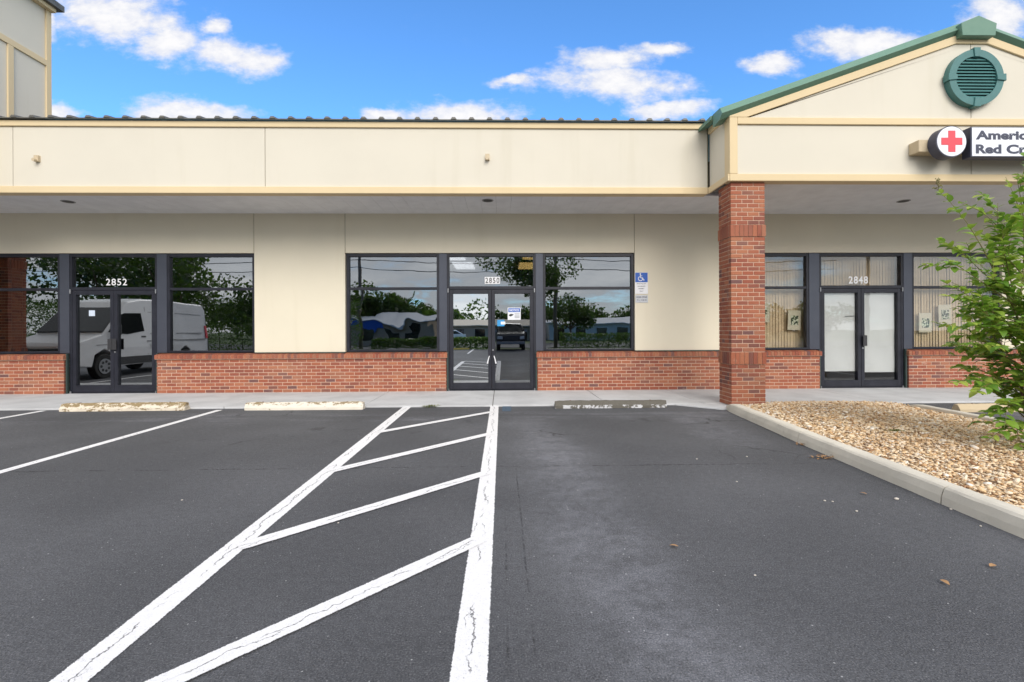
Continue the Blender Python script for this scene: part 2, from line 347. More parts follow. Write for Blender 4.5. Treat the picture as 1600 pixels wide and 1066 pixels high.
# ------------------------------------------------------------------ mesh helpers
class MB:
    def __init__(s): s.v = []; s.f = []; s.uv = []
    def add(s, vs, fs):
        o = len(s.v); s.v += [tuple(v) for v in vs]; s.f += [tuple(i + o for i in f) for f in fs]
        return s
    def box(s, x0, x1, y0, y1, z0, z1):
        return s.add([(x0, y0, z0), (x1, y0, z0), (x1, y1, z0), (x0, y1, z0), (x0, y0, z1), (x1, y0, z1), (x1, y1, z1), (x0, y1, z1)],
                     [(3, 2, 1, 0), (4, 5, 6, 7), (0, 1, 5, 4), (1, 2, 6, 5), (2, 3, 7, 6), (3, 0, 4, 7)])
    def prism(s, poly, a0, a1, axis):           # poly in the two other axes (cyclic order), extruded along axis
        n = len(poly); vs = []
        for a in (a0, a1):
            for (p, q) in poly:
                vs.append({'x': (a, p, q), 'y': (p, a, q), 'z': (p, q, a)}[axis])
        fs = [tuple(range(n)), tuple(range(2 * n - 1, n - 1, -1))] + [(i, i + n, (i + 1) % n + n, (i + 1) % n) for i in range(n)]
        return s.add(vs, fs)
    def cyl(s, c, r, h0, h1, axis='z', n=24, r2=None):
        r2 = r if r2 is None else r2; vs = []
        for rr, a in ((r, h0), (r2, h1)):
            for k in range(n):
                p, q = c[0] + rr * math.cos(2 * math.pi * k / n), c[1] + rr * math.sin(2 * math.pi * k / n)
                vs.append({'x': (a, p, q), 'y': (p, a, q), 'z': (p, q, a)}[axis])
        return s.add(vs, [tuple(range(n)), tuple(range(2 * n - 1, n - 1, -1))] + [(i, i + n, (i + 1) % n + n, (i + 1) % n) for i in range(n)])
    def ring(s, c, r0, r1, y0, y1, n=48):
        vs = []
        for rr, a in ((r0, y0), (r1, y0), (r1, y1), (r0, y1)):
            for k in range(n): vs.append((c[0] + rr * math.cos(2 * math.pi * k / n), a, c[1] + rr * math.sin(2 * math.pi * k / n)))
        fs = []
        for b in range(4):
            for k in range(n):
                fs.append((b * n + k, b * n + (k + 1) % n, ((b + 1) % 4) * n + (k + 1) % n, ((b + 1) % 4) * n + k))
        return s.add(vs, fs)
    def tube(s, pts, rads, n=6):
        vs = []; fs = []
        pts = [Vector(p) for p in pts]
        for i, p in enumerate(pts):
            d = (pts[min(i + 1, len(pts) - 1)] - pts[max(i - 1, 0)]).normalized()
            u = d.orthogonal().normalized(); w = d.cross(u)
            for k in range(n):
                a = 2 * math.pi * k / n; vs.append(p + (u * math.cos(a) + w * math.sin(a)) * rads[i])
        for i in range(len(pts) - 1):
            for k in range(n): fs.append((i * n + k, i * n + (k + 1) % n, (i + 1) * n + (k + 1) % n, (i + 1) * n + k))
        fs += [tuple(range(n - 1, -1, -1)), tuple(range((len(pts) - 1) * n, len(pts) * n))]
        return s.add(vs, fs)
    def mesh(s, name, m, bevel=0, seg=1, smooth=False):
        me = bpy.data.meshes.new(name); me.from_pydata(s.v, [], s.f); 
        bm = bmesh.new(); bm.from_mesh(me); bmesh.ops.recalc_face_normals(bm, faces=bm.faces)
        if bevel: bmesh.ops.bevel(bm, geom=list(bm.edges), offset=bevel, segments=seg, affect='EDGES', profile=.6, clamp_overlap=True)
        bm.to_mesh(me); bm.free(); me.materials.append(m)
        if smooth: me.polygons.foreach_set('use_smooth', [True] * len(me.polygons))
        return me
    def build(s, name, m, parent=None, bevel=0, seg=1, smooth=False, **tags):
        return link(name, s.mesh(name, m, bevel, seg, smooth), parent, **tags)
def link(name, me, parent=None, loc=None, **tags):
    o = bpy.data.objects.new(name, me); COL.objects.link(o)
    if parent is not None: o.parent = parent
    if loc is not None: o.location = loc
    for k, v in tags.items():
        if v is not None: o[k] = v
    return o
def empty(name, label, category, group=None, loc=(0, 0, 0), kind=None):
    o = bpy.data.objects.new(name, None); COL.objects.link(o); o.location = loc; o.empty_display_size = .1
    o['label'] = label; o['category'] = category
    if group: o['group'] = group
    if kind: o['kind'] = kind
    return o
def fast_mesh(name, verts, faces, m, smooth=False):       # numpy verts (n,3), faces (k,c)
    me = bpy.data.meshes.new(name); nv, (nf, c) = len(verts), faces.shape
    me.vertices.add(nv); me.vertices.foreach_set('co', verts.astype('f4').ravel())
    me.loops.add(nf * c); me.loops.foreach_set('vertex_index', faces.astype('i4').ravel())
    me.polygons.add(nf); me.polygons.foreach_set('loop_start', np.arange(0, nf * c, c, dtype='i4'))
    me.update(calc_edges=True); me.validate(); me.materials.append(m)
    if smooth: me.polygons.foreach_set('use_smooth', [True] * len(me.polygons))
    return me
def text_mesh(body, size, m, extrude=.002, bold=0.0, align='LEFT', spacing=1.0, line=1.0):
    cu = bpy.data.curves.new('lettering', 'FONT'); cu.body = body; cu.size = size; cu.extrude = extrude; cu.offset = bold
    cu.align_x = align; cu.space_character = spacing; cu.space_line = line; cu.resolution_u = 4
    o = bpy.data.objects.new('lettering', cu); COL.objects.link(o)
    dg = bpy.context.evaluated_depsgraph_get(); me = bpy.data.meshes.new_from_object(o.evaluated_get(dg))
    bpy.data.objects.remove(o); bpy.data.curves.remove(cu); me.materials.clear(); me.materials.append(m)
    me.transform(Matrix.Rotation(R(90), 4, 'X'))
    return me
def extent(me):
    xs = [v.co.x for v in me.vertices]; zs = [v.co.z for v in me.vertices]; return min(xs), max(xs), min(zs), max(zs)
def text_fit(name, body, x0, x1, z0, z1, y, m, parent, bold=.0, **kw):
    me = text_mesh(body, 1.0, m, .0, bold * 1.0, **kw)
    a, b, c, d = extent(me); sx, sz = (x1 - x0) / (b - a), (z1 - z0) / (d - c)
    me.transform(Matrix.Translation((x0, y, z0)) @ Matrix.Diagonal((sx, 1, sz, 1)) @ Matrix.Translation((-a, 0, -c)))
    return link(name, me, parent)

# ================================================================== GROUND
link('ground', MB().box(-400, 400, -400, 400, -.6, -.08).mesh('ground', GRASS), None, kind='structure', label='grassy ground round the parking lot')
lot = link('parking_lot', MB().box(-40, 40, -12.6, 20, -.3, 0).mesh('parking_lot', ASPH), None, kind='structure', label='dark grey asphalt parking lot with white bay lines')
link('road', MB().box(-200, 200, -30, -17, -.3, -.04).mesh('road', ASPH), None, kind='structure', label='asphalt road beyond the hedge')

def stripe(x0, y0, x1, y1, w, m=PAINT, z=.004, name='painted_line', lab=None):
    a, b = Vector((x0, y0)), Vector((x1, y1)); d = (b - a); L = d.length; d.normalize(); n = Vector((-d.y, d.x)) * w / 2
    me = bpy.data.meshes.new(name); me.from_pydata([(*(a - n), z), (*(b - n), z), (*(b + n), z), (*(a + n), z)], [], [(0, 1, 2, 3)])
    uv = me.uv_layers.new(name='UVMap'); 
    for i, c in enumerate([(0, 0), (L, 0), (L, 1), (0, 1)]): uv.data[i].uv = c
    me.materials.append(m); return link(name, me, lot, label=lab)
stripe(-.137, 8.62, -.137, .2, .155)
stripe(-1.70, 8.66, -1.70, .2, .155, z=.0044)
for ya, yb in ((6.43, 7.90), (4.68, 6.22), (3.06, 4.50), (1.53, 3.06), (.0, 1.5)):
    stripe(-1.67, ya - .03, -.145, yb + .045, .125, z=.0085)
stripe(-4.915, 8.35, -4.915, .2, .115)
stripe(-7.98, 8.42, -7.98, .2, .115)
stripe(-11.05, 8.42, -11.05, .2, .115)
stripe(7.9 + 2.6, 7.6, 7.9 + 2.6, .2, .115)
stripe(.085, 8.52, .075, 8.0, .16, BPAINT, .004, 'blue_painted_mark', 'short faded blue paint mark on the asphalt')

# sidewalk of separate slabs
walk = link('sidewalk', MB().box(-20, 20, 8.53, 10.9, -.1, .016).mesh('sidewalk', P('joint_dirt', (.14, .125, .105), .95)), None, kind='structure', label='pale concrete sidewalk along the shop fronts')
JX = [-20, -17.6, -15.1, -12.6, -10.1, -7.6, -4.93, -2.49, -.17, 1.9, 3.66, 6.95, 9.4, 12, 14.5, 17.2, 20]
for a, b in zip(JX[:-1], JX[1:]):
    MB().box(a + .006, b - .006, 8.50, 10.85, -.05, .03).build('slab', CONC, walk, bevel=.006)
MB().prism([(3.12, 8.494), (3.74, 7.96), (4.02, 7.98), (4.02, 8.494)], -.05, .028, 'z').build('slab', CONC, walk, bevel=.006)

# planting bed with kerbs
KL = [(3.80, 8.06), (3.755, 7.75), (3.667, 6.79), (3.545, 5.56), (3.462, 4.38), (3.409, 3.6), (3.376, 3.0), (3.36, 1.0), (3.36, -3.0)]
def kx(y):
    for (xa, ya), (xb, yb) in zip(KL[:-1], KL[1:]):
        if ya >= y >= yb: return xa + (xb - xa) * (ya - y) / (ya - yb)
    return KL[-1][0] if y < 0 else KL[0][0]
def kerb_stone(parent, y0, y1, xf, side=1, nose=False):
    prof = [(0, -.05), (.012, .06), (.028, .118), (.045, .134), (.075, .142), (.15, .142), (.165, .13), (.17, -.05)]
    n = max(3, int(abs(y1 - y0) / .12)); vs = []; fs = []; k = len(prof)
    for i in range(n + 1):
        y = y0 + (y1 - y0) * i / n; h = 1.0; w = 1.0
        if nose and y0 - y < .42: q = (y0 - y) / .42; h = .42 + .58 * math.sin(q * math.pi / 2); w = .55 + .45 * math.sin(q * math.pi / 2)
        for (px, pz) in prof: vs.append((xf(y) + side * (.085 + (px - .085) * w) + random.uniform(-.003, .003), y, pz * h + random.uniform(-.002, .002) if pz > 0 else pz))
    for i in range(n):
        for j in range(k - 1): fs.append((i * k + j, i * k + j + 1, (i + 1) * k + j + 1, (i + 1) * k + j))
    fs += [tuple(range(k)), tuple(range(n * k + k - 1, n * k - 1, -1))]
    m = MB().add(vs, fs); o = m.build('kerb_stone', KERBM, parent, smooth=False)
    return o
kerb = empty('kerb', 'weathered concrete kerb between the asphalt bay and the gravel bed', 'kerb', kind='structure'); del kerb['category']
ys = [8.06, 5.63, 3.62, 1.6, -.4, -2.4]
for i, (a, b) in enumerate(zip(ys[:-1], ys[1:])): kerb_stone(kerb, a - (0 if i == 0 else .005), b + .005, kx, 1, i == 0)
kerb2 = empty('kerb', 'concrete kerb on the far side of the gravel bed beside the tan wheel stop', 'kerb', kind='structure'); del kerb2['category']
k2 = lambda y: 6.86 - .012 * (7.8 - y) ** 1.3 if y < 7.8 else 6.86
ys = [7.85, 5.8, 3.8, 1.8, -.3, -2.4]
for i, (a, b) in enumerate(zip(ys[:-1], ys[1:])): kerb_stone(kerb2, a - (0 if i == 0 else .005), b + .005, k2, -1, i == 0)
bed = MB(); ysb = np.linspace(8.47, -2.3, 30); vs = []; 
for y in ysb:
    xl, xr = (kx(min(y, 8.0)) + .10, k2(y) - .10); 
    if y > 7.9: xl, xr = 4.0, 6.9
    for s_ in np.linspace(0, 1, 9): vs.append((xl + (xr - xl) * s_, y, (.075 + .05 * math.sin(s_ * math.pi)) * min(1, .35 + (8.47 - y) * .9)))
fs = [(i * 9 + j, i * 9 + j + 1, (i + 1) * 9 + j + 1, (i + 1) * 9 + j) for i in range(29) for j in range(8)]
bed.add(vs, fs).build('planting_bed', SOIL, None, kind='structure', label='raised bed of tan gravel between two kerbs')
def bedz(x, y):
    xl, xr = (kx(min(y, 8.0)) + .10, k2(y) - .10)
    if y > 7.9: xl, xr = 4.0, 6.9
    s_ = min(max((x - xl) / (xr - xl), 0), 1); return (.075 + .05 * math.sin(s_ * math.pi)) * min(1, .35 + (8.47 - y) * .9)
# gravel: tens of thousands of small stones in one piece
ico = bmesh.new(); bmesh.ops.create_icosphere(ico, subdivisions=1, radius=1); IV = np.array([v.co[:] for v in ico.verts]); ico.verts.ensure_lookup_table()
ico.faces.ensure_lookup_table(); IF = np.array([[v.index for v in f.verts] for f in ico.faces]); ico.free()
N = 54000
py = 8.46 - (rng.random(N) ** .9) * 7.2; px_ = rng.random(N); 
XL = np.array([(kx(min(y, 8.0)) + .15 if y < 7.95 else 4.0) for y in py]); XR = np.array([(k2(y) - .15 if y < 7.9 else 6.9) for y in py])
gx_ = XL + (XR - XL) * px_; keep = ~((gx_ < 4.66) & (py > 8.1)); gx_, py = gx_[keep], py[keep]; N = len(py)
gz_ = np.array([bedz(x, y) for x, y in zip(gx_, py)]) + rng.normal(.006, .008, N)
sc = rng.lognormal(math.log(.0108), .40, (N, 1)) * np.stack([rng.uniform(.9, 2.0, N), rng.uniform(.6, 1.1, N), rng.uniform(.25, .6, N)], 1)
a = rng.uniform(0, 2 * math.pi, N); tl = rng.normal(0, .35, N)
V = IV[None] * sc[:, None] * rng.uniform(.82, 1.15, (N, 12, 1))
x, y, z = V[..., 0], V[..., 1], V[..., 2]; ct, st = np.cos(tl)[:, None], np.sin(tl)[:, None]; x, z = x * ct - z * st, x * st + z * ct
ca, sa = np.cos(a)[:, None], np.sin(a)[:, None]; x, y = x * ca - y * sa, x * sa + y * ca
V = np.stack([x + gx_[:, None], y + py[:, None], z + gz_[:, None]], 2).reshape(-1, 3)
Fc = (IF[None] + (np.arange(N) * 12)[:, None, None]).reshape(-1, 3)
link('gravel', fast_mesh('gravel', V, Fc, GRAVEL), None, kind='stuff', label='loose tan and brown gravel filling the bed', category='gravel')

# ================================================================== BUILDING
YW, YF, YG, YC = 10.50, 10.545, 10.60, 10.42        # wall face, frame face, glass, brick cap face
B = empty('shop_building', 'cream stucco strip of shops with dark framed storefronts and a green gable', 'building', loc=(0, 10.5, 0.03))
def rel(o): o.location = o.location - B.location if True else o.location
B.location = (0, 0, 0)
def wallp(x0, x1, z0, z1): return MB().box(x0 + .006, x1 - .006, YW, 10.70, z0, z1).build('wall_panel', WALLC, B, bevel=.004)
ZS, ZH, ZB = 3.99, 3.085, .905
for a in ((-17, -5.425, ZH, ZS), (-5.425, -3.44, ZB, ZS), (-3.44, 2.965, ZH, ZS), (2.965, 5.45, ZB, ZS), (5.45, 11.345, ZH, ZS), (11.345, 14.6, ZB, ZS), (14.6, 18, ZB, ZS)): wallp(*a)
for a, b in ((-5.44, -5.41), (-3.455, -3.425), (2.95, 2.98), (5.44, 5.46), (11.335, 11.355), (14.58, 14.62)):
    MB().box(a, b, YW + .012, 10.66, ZH + .002, ZS - .002).build('joint_strip', P('joint_filler', (.30, .27, .19), .9), B)
for a, b in ((-5.42, -3.445), (2.97, 5.44), (11.35, 18)):       # dark flashing under the stucco
    MB().box(a, b, YW - .012, 10.60, .888, .905).build('flashing', DGREEN, B)
# core, floor, ceiling and rear of the shops
MB().box(-17, 18, 10.72, 10.90, ZH + .05, 5.2).build('lintel_wall', INDARK, B)
MB().box(-17, 18, 10.86, 17.4, -.05, .035).build('shop_floor', CARPET, B)
MB().box(-17, 18, 17.4, 17.6, -.05, 5.2).build('rear_wall', INWALL, B)
MB().box(-17, 18, 10.905, 17.39, 3.06, 3.12).build('shop_ceiling', CEILT, B)
for x in (-16.95, -4.45, 4.15, 17.8): MB().box(x - .06, x + .06, 10.75, 17.38, .04, 3.05).build('party_wall', INWALL, B)
for x0, x1, y0, y1, m in ((-1.22, -.72, 11.75, 12.9, TUBE), (-1.40, -.85, 10.93, 11.25, TUBE), (.46, .86, 11.8, 12.9, WARM), (.5, .85, 10.95, 11.15, WARM)):
    MB().box(x0, x1, y0, y1, 3.03, 3.056).build('ceiling_light', m, B)

# ---- storefront
def bars(name, m, boxes, parent=B, bev=.003, **k):
    mb = MB()
    for b in boxes: mb.box(*b)
    return mb.build(name, m, parent, bevel=bev, **k)
def window(x0, x1, g_up=GLASS, g_lo=GLASS, z0=ZB, z1=ZH - .004, zr=(2.276, 2.333), fl=.055, fr=.055):
    f = bars('window', ALU, [(x0, x0 + fl, YF, 10.66, z0, z1), (x1 - fr, x1, YF, 10.66, z0, z1), (x0 + fl, x1 - fr, YF + .001, 10.66, z1 - .07, z1),
                             (x0 + fl, x1 - fr, YF + .001, 10.66, z0, z0 + .045)])
    bars('glazing_bar', ALU, [(x0 + fl, x1 - fr, YF + .004, 10.65, zr[0], zr[1])], f)
    for n_, (a, b, g) in enumerate(((zr[1], z1 - .07, g_up), (z0 + .045, zr[0], g_lo))):
        MB().box(x0 + fl, x1 - fr, YG, YG + .006, a, b).build('pane', g, f)
    return f
def mullion(x0, x1, z0=ZB): return MB().box(x0, x1, YF - .012, 10.665, z0, ZH - .006).build('mullion', MULL, B, bevel=.004)
def door_unit(x0, x1, g, handles):
    z1 = ZH - .004; fr = bars('door_frame', ALU, [(x0, x0 + .05, YF, 10.66, .03, z1), (x1 - .05, x1, YF, 10.66, .03, z1), (x0 + .05, x1 - .05, YF + .001, 10.66, z1 - .07, z1),
                                           (x0 + .05, x1 - .05, YF + .001, 10.66, 2.285, 2.349), (x0 + .05, x1 - .05, YF - .02, 10.66, .03, .048)])
    MB().box(x0 + .05, x1 - .05, YG, YG + .006, 2.349, z1 - .07).build('pane', g[0], fr)
    for s_, x in ((0, x0 + .02), (1, x1 - .03)): MB().cyl((x + .004, YF - .012), .014, 2.21, 2.30, 'z', 10).build('pivot', STEEL, fr); MB().cyl((x + .004, YF - .014), .018, .03, .075, 'z', 10).build('pivot', STEEL, fr)
    xm = (x0 + x1) / 2; leaves = []
    for s_, (a, b) in enumerate(((x0 + .053, xm - .003), (xm + .003, x1 - .053))):
        L = bars('door', ALU, [(a, a + .075, YF + .004, 10.65, .054, 2.279), (b - .075, b, YF + .004, 10.65, .054, 2.279),
                               (a + .075, b - .075, YF + .005, 10.65, 2.185, 2.279), (a + .075, b - .075, YF + .005, 10.65, .054, .205)])
        MB().box(a + .075, b - .075, YG, YG + .006, .205, 2.185).build('pane', g[1 + s_], L); leaves.append(L)
        if handles[s_]:
            hx = b - .045 if s_ == 0 else a + .045
            hm = MB().box(hx - .045, hx + .045, YF - .055, YF - .04, .98, 1.22); hm.box(hx - .012, hx + .012, YF - .04, YF + .004, 1.0, 1.03).box(hx - .012, hx + .012, YF - .04, YF + .004, 1.17, 1.20)
            hm.build('handle', BLACK, L, bevel=.003)
    MB().cyl((xm + .03, .93), .018, YF - .008, YF + .004, 'y', 14).build('lock', STEEL, leaves[1])
    return fr, leaves
window(-11.9, -9.63)                                     # 2852
mullion(-9.632, -9.43); d1 = door_unit(-9.43, -7.545, (GLASS, GLASSD, GLASSD), (1, 1)); mullion(-7.545, -7.335); window(-7.335, -5.43)
window(-3.425, -1.385, GLASS, GLASSW); mullion(-1.385, -1.21)            # 2850
d2 = door_unit(-1.21, .757, (GLASS, GLASSM, GLASS), (0, 0)); mullion(.757, .925); window(.925, 2.955)
window(5.46, 6.935, GLASSC, GLASSC); mullion(6.935, 7.17)               # 2848
d3 = door_unit(7.17, 9.105, (GLASSC, GLASSC, GLASSC), (0, 1)); mullion(9.105, 9.30); window(9.30, 11.335, GLASSC, GLASSC)
mullion(-12.1, -11.9); 
MB().box(-16.9, -12.1, YF, 10.66, ZB, ZH - .004).build('wall_panel', WALLC, B)
for L, s_ in ((d2[1][0], -1), (d2[1][1], 1)):            # two white pull straps on the middle doors
    x = -.2265 + s_ * .05
    MB().tube([(x, YF - .01, .80), (x + s_ * .025, YF - .03, .72), (x + s_ * .045, YF - .02, .63)], [.010, .012, .018], 8).build('pull_strap', WHITE, L)
for x0, x1, z0, z1, s_, bo, w in ((-8.69, -8.235, 2.392, 2.540, '2852', .012, None), (7.885, 8.335, 2.392, 2.562, '2848', .024, None)):
    text_fit('address_number', s_, x0, x1, z0, z1, YG - .004, LETW, B, bold=bo, spacing=1.15)
an = MB().box(-.375, -.035, YG - .005, YG - .003, 2.408, 2.562).build('address_number', LETW, B)
text_fit('digits', '2850', -.36, -.05, 2.425, 2.545, YG - .0065, BLACK, an, bold=.012, spacing=1.25)

# ---- fascia over the walk
YA = 8.93
for a, b in ((-15, -9.0), (-9.0, -4.40), (-4.40, 3.93)):
    MB().box(a + .005, b - .005, YA, YA + .14, 4.062, 5.165).build('fascia_panel', CREAM, B, bevel=.004)
MB().box(-15, 3.95, YA + .02, YA + .15, 4.0, 5.2).build('fascia_core', P('joint_filler', (.30, .27, .19), .9), B)
MB().box(-15, 3.92, YA - .035, YA + .16, 3.935, 4.06).build('fascia_trim', TRIM, B, bevel=.006)
MB().box(-15, 3.92, YA - .035, YA + .16, 5.168, 5.275).build('fascia_trim', TRIM, B, bevel=.006)
# return beside the gable and gable front
XG0, XG1, XM, YGa = 3.955, 12.545, 8.25, 8.10
MB().box(XG0 + .012, XG0 + .1, YGa + .203, YA - .006, 4.062, 5.10).build('fascia_panel', CREAM, B)
MB().box(XG0 - .035, XG0 - .003, YGa + .003, YA - .037, 3.937, 4.055).build('fascia_trim', TRIM, B, bevel=.006)
MB().box(XG0 - .035, XG0 + .09, YGa + .21, YA - .037, 5.06, 5.17).build('fascia_trim', TRIM, B, bevel=.006)
MB().box(XG1 - .1, XG1 - .012, YGa + .203, YA - .006, 3.95, 5.10).build('fascia_panel', CREAM, B)
def gz(x, off=0): return 5.041 + off + (XM - abs(x - XM) - XG0) * .355
for a, b in ((XG0 + .145, XM - .005), (XM + .005, XG1 - .145)):
    MB().box(a, b, YGa + .035, YGa + .15, 4.062, 4.915).build('gable_panel', CREAM, B, bevel=.004)
zo = -.118
for s_ in (-1, 1):
    xo = XM + s_ * (XM - XG0 - .30)
    po = [(XM + s_ * .005, 5.04), (xo, 5.04), (xo, gz(xo, zo)), (XM + s_ * .28, gz(XM + .28, zo)), (XM + s_ * .005, gz(XM + .28, zo))]
    MB().prism(po, YGa + .035, YGa + .15, 'y').build('gable_panel', CREAM, B, bevel=.003)
core = [(XG0 + .06, 3.99), (XG1 - .06, 3.99), (XG1 - .06, 5.0), (XM, gz(XM, -.14)), (XG0 + .06, 5.0)]
MB().prism(core, YGa + .06, YGa + .17, 'y').build('gable_core', P('joint_filler', (.30, .27, .19), .9), B)
MB().box(XG0, XG1, YGa, YGa + .2, 3.935, 4.058).build('gable_trim', TRIM, B, bevel=.006)
MB().box(XG0 + .14, XG1 - .14, YGa + .001, YGa + .2, 4.92, 5.036).build('gable_trim', TRIM, B, bevel=.006)
for a, b in ((XG0, XG0 + .138), (XG1 - .138, XG1)): MB().box(a, b, YGa + .002, YGa + .2, 4.06, 5.036).build('gable_trim', TRIM, B, bevel=.006)
for s_ in (-1, 1):
    f_ = lambda x: XM + s_ * (XM - x)
    po = [(XM + s_ * (XM - XG0), 5.04), (XM + s_ * (XM - XG0 - .30), 5.04), (XM + s_ * .28, gz(XM + .28, zo - .0)), (XM, gz(XM + .28, zo)), (XM, gz(XM, .02)), (XM + s_ * (XM - XG0), gz(XG0, .02))]
    MB().prism(po, YGa + .003, YGa + .17, 'y').build('rake_trim', TRIM, B, bevel=.004)
    # green metal rake: under face leaning back, upper face sloping up and back
    prof = [(YGa + .035, .022), (YGa - .055, .098), (YGa - .055, .104), (YGa + .02, .222), (YGa + .3, .235), (YGa + .3, .0)]
    vs = []; n = len(prof)
    for x in (XG0 - .16, XM - .22):
        for (yy, q) in prof: vs.append((XM + s_ * (XM - x), yy, gz(x, -.005) + q))
    MB().add(vs, [tuple(range(n)), tuple(range(2 * n - 1, n - 1, -1))] + [(i, i + n, (i + 1) % n + n, (i + 1) % n) for i in range(n)]).build('green_rake', GREEN, B)
pk = [(XM - .29, 6.415), (XM + .29, 6.415), (XM + .315, 6.63), (XM, 6.76), (XM - .315, 6.63)]
MB().prism(pk, YGa - .115, YGa + .3, 'y').build('ridge_cap', GREEN, B, bevel=.006)
for s_ in (-1, 1):
    pr = [(XM + s_ * (XM - XG0 + .2), gz(XG0 - .2, .15)), (XM, gz(XM, .15)), (XM, gz(XM, .22)), (XM + s_ * (XM - XG0 + .2), gz(XG0 - .2, .22))]
    MB().prism(pr, YGa + .31, 17.5, 'y').build('gable_roof', GREEN, B)
# round louvred vent
vc = (8.243, 5.715); VT = empty('x', 'x', 'x'); bpy.data.objects.remove(VT)
vent = MB().ring(vc, .365, .485, YGa - .075, YGa + .05, 56).build('gable_vent', VENTG, B, label='round green louvred vent in the gable')
MB().cyl(vc, .38, YGa + .0, YGa + .04, 'y', 40).build('vent_back', P('vent_dark', (.008, .02, .018), .8), vent)
for k in range(13):
    z = vc[1] - .324 + k * .054; hw = math.sqrt(max(.368 ** 2 - (z - vc[1]) ** 2, .001))
    MB().add([(vc[0] - hw, YGa - .066, z - .026), (vc[0] + hw, YGa - .066, z - .026), (vc[0] + hw, YGa - .040, z + .018), (vc[0] - hw, YGa - .040, z + .018),
              (vc[0] - hw, YGa - .058, z - .026), (vc[0] + hw, YGa - .058, z - .026), (vc[0] + hw, YGa - .034, z + .014), (vc[0] - hw, YGa - .034, z + .014)],
             [(0, 1, 2, 3), (4, 7, 6, 5), (0, 4, 5, 1), (2, 6, 7, 3)]).build('slat', VENTG, vent)
for a in (0, 90, 180, 270):
    m = Matrix.Translation((vc[0], 0, vc[1])) @ Matrix.Rotation(R(a), 4, 'Y')
    vs = [m @ Vector(p) for p in [(-.045, YGa - .095, .35), (.045, YGa - .095, .35), (.062, YGa - .095, .512), (-.062, YGa - .095, .512), (-.045, YGa + .02, .35), (.045, YGa + .02, .35), (.062, YGa + .02, .512), (-.062, YGa + .02, .512)]]
    MB().add(vs, [(0, 1, 2, 3), (7, 6, 5, 4), (0, 4, 5, 1), (1, 5, 6, 2), (2, 6, 7, 3), (3, 7, 4, 0)]).build('keystone', VENTG, vent, bevel=.006)
# soffit of boards
sof = MB().box(-15, 14, YA + .1, 10.72, 3.995, 4.02).build('soffit', P('soffit_gap', (.16, .155, .15), .8), B)
x = -14.9
while x < 14:
    front_y = YGa + .19 if XG0 + .2 < x < XG1 - .3 else YA + .145
    MB().box(x, x + .298, front_y, 10.498, 3.952, 3.994).build('soffit_board', SOFFIT, sof); x += .302
MB().box(XG0 + .1, XG1 - .1, YGa + .19, YA + .1, 3.996, 4.02).build('soffit_backing', P('soffit_gap', (.16, .155, .15), .8), B)
for x, y in ((-8.56, 9.55), (-.268, 9.42), (8.148, 9.42)):
    r_ = MB().cyl((x, y), .115, 3.944, 3.9515, 'z', 28).build('recessed_light', P('light_trim', (.30, .30, .30), .5), B)
    MB().cyl((x, y), .088, 3.940, 3.9438, 'z', 24).build('lens', BLACK, r_)
for x, z in ((-8.533, 4.562), (-.25, 4.617)):
    m = MB().box(x - .045, x + .035, YA - .05, YA + .002, z - .05, z + .06); m.cyl((x - .01, z - .035), .03, YA - .10, YA - .05, 'y', 12).build('sensor', BEIGE, B)
# metal roof with ribs
def rz(y): return 5.285 + (y - 8.84) * .20
roof = MB().add([(-15, 8.84, rz(8.84)), (XG0 + .3, 8.84, rz(8.84)), (XG0 + .3, 17.6, rz(17.6)), (-15, 17.6, rz(17.6)), (-15, 8.84, rz(8.84) + .016), (XG0 + .3, 8.84, rz(8.84) + .016), (XG0 + .3, 17.6, rz(17.6) + .016), (-15, 17.6, rz(17.6) + .016)],
                [(3, 2, 1, 0), (4, 5, 6, 7), (0, 1, 5, 4), (1, 2, 6, 5), (2, 3, 7, 6), (3, 0, 4, 7)]).build('roof', ROOFM, B)
pr = [(-.055, 0), (-.028, .038), (.028, .038), (.055, 0)]
rib = MB(); rib.add([(p, 0, q) for p, q in pr] + [(p, 8.7, q + 1.74) for p, q in pr], [(0, 1, 2, 3), (7, 6, 5, 4), (0, 4, 5, 1), (1, 5, 6, 2), (2, 6, 7, 3), (3, 7, 4, 0)])
ribm = rib.mesh('roof_rib', ROOFM)
for k in range(48):
    x = -11.9 + k * .334
    if x < 3.9: link('roof_rib', ribm, roof, (x, 8.825, rz(8.84) + .014))
# side tower over the corner unit
TX, TY1 = -9.38, 10.06
MB().box(-16.5, TX, 8.10, TY1, 3.96, 8.12).build('tower_wall', CREAM, B)
MB().box(TX, TX + .03, 8.10, TY1 + .01, 6.86, 6.98).build('tower_trim', TRIM, B, bevel=.004)
MB().box(TX, TX + .031, TY1 - .10, TY1 + .012, 5.2, 8.1).build('tower_trim', TRIM, B, bevel=.004)
MB().box(TX, TX + .029, 9.20, 9.31, 5.2, 6.858).build('tower_trim', TRIM, B, bevel=.004)
MB().prism([(-16.8, 8.10), (TX + .20, 8.10), (TX + .20, 8.22), (-12.9, 9.6), (-16.8, 8.6)], 7.95, TY1 + .12, 'y').build('tower_roof', ROOFM, B)
MB().box(TX, TX + .12, 8.1, TY1 + .02, 8.02, 8.098).build('tower_trim', TRIM, B)

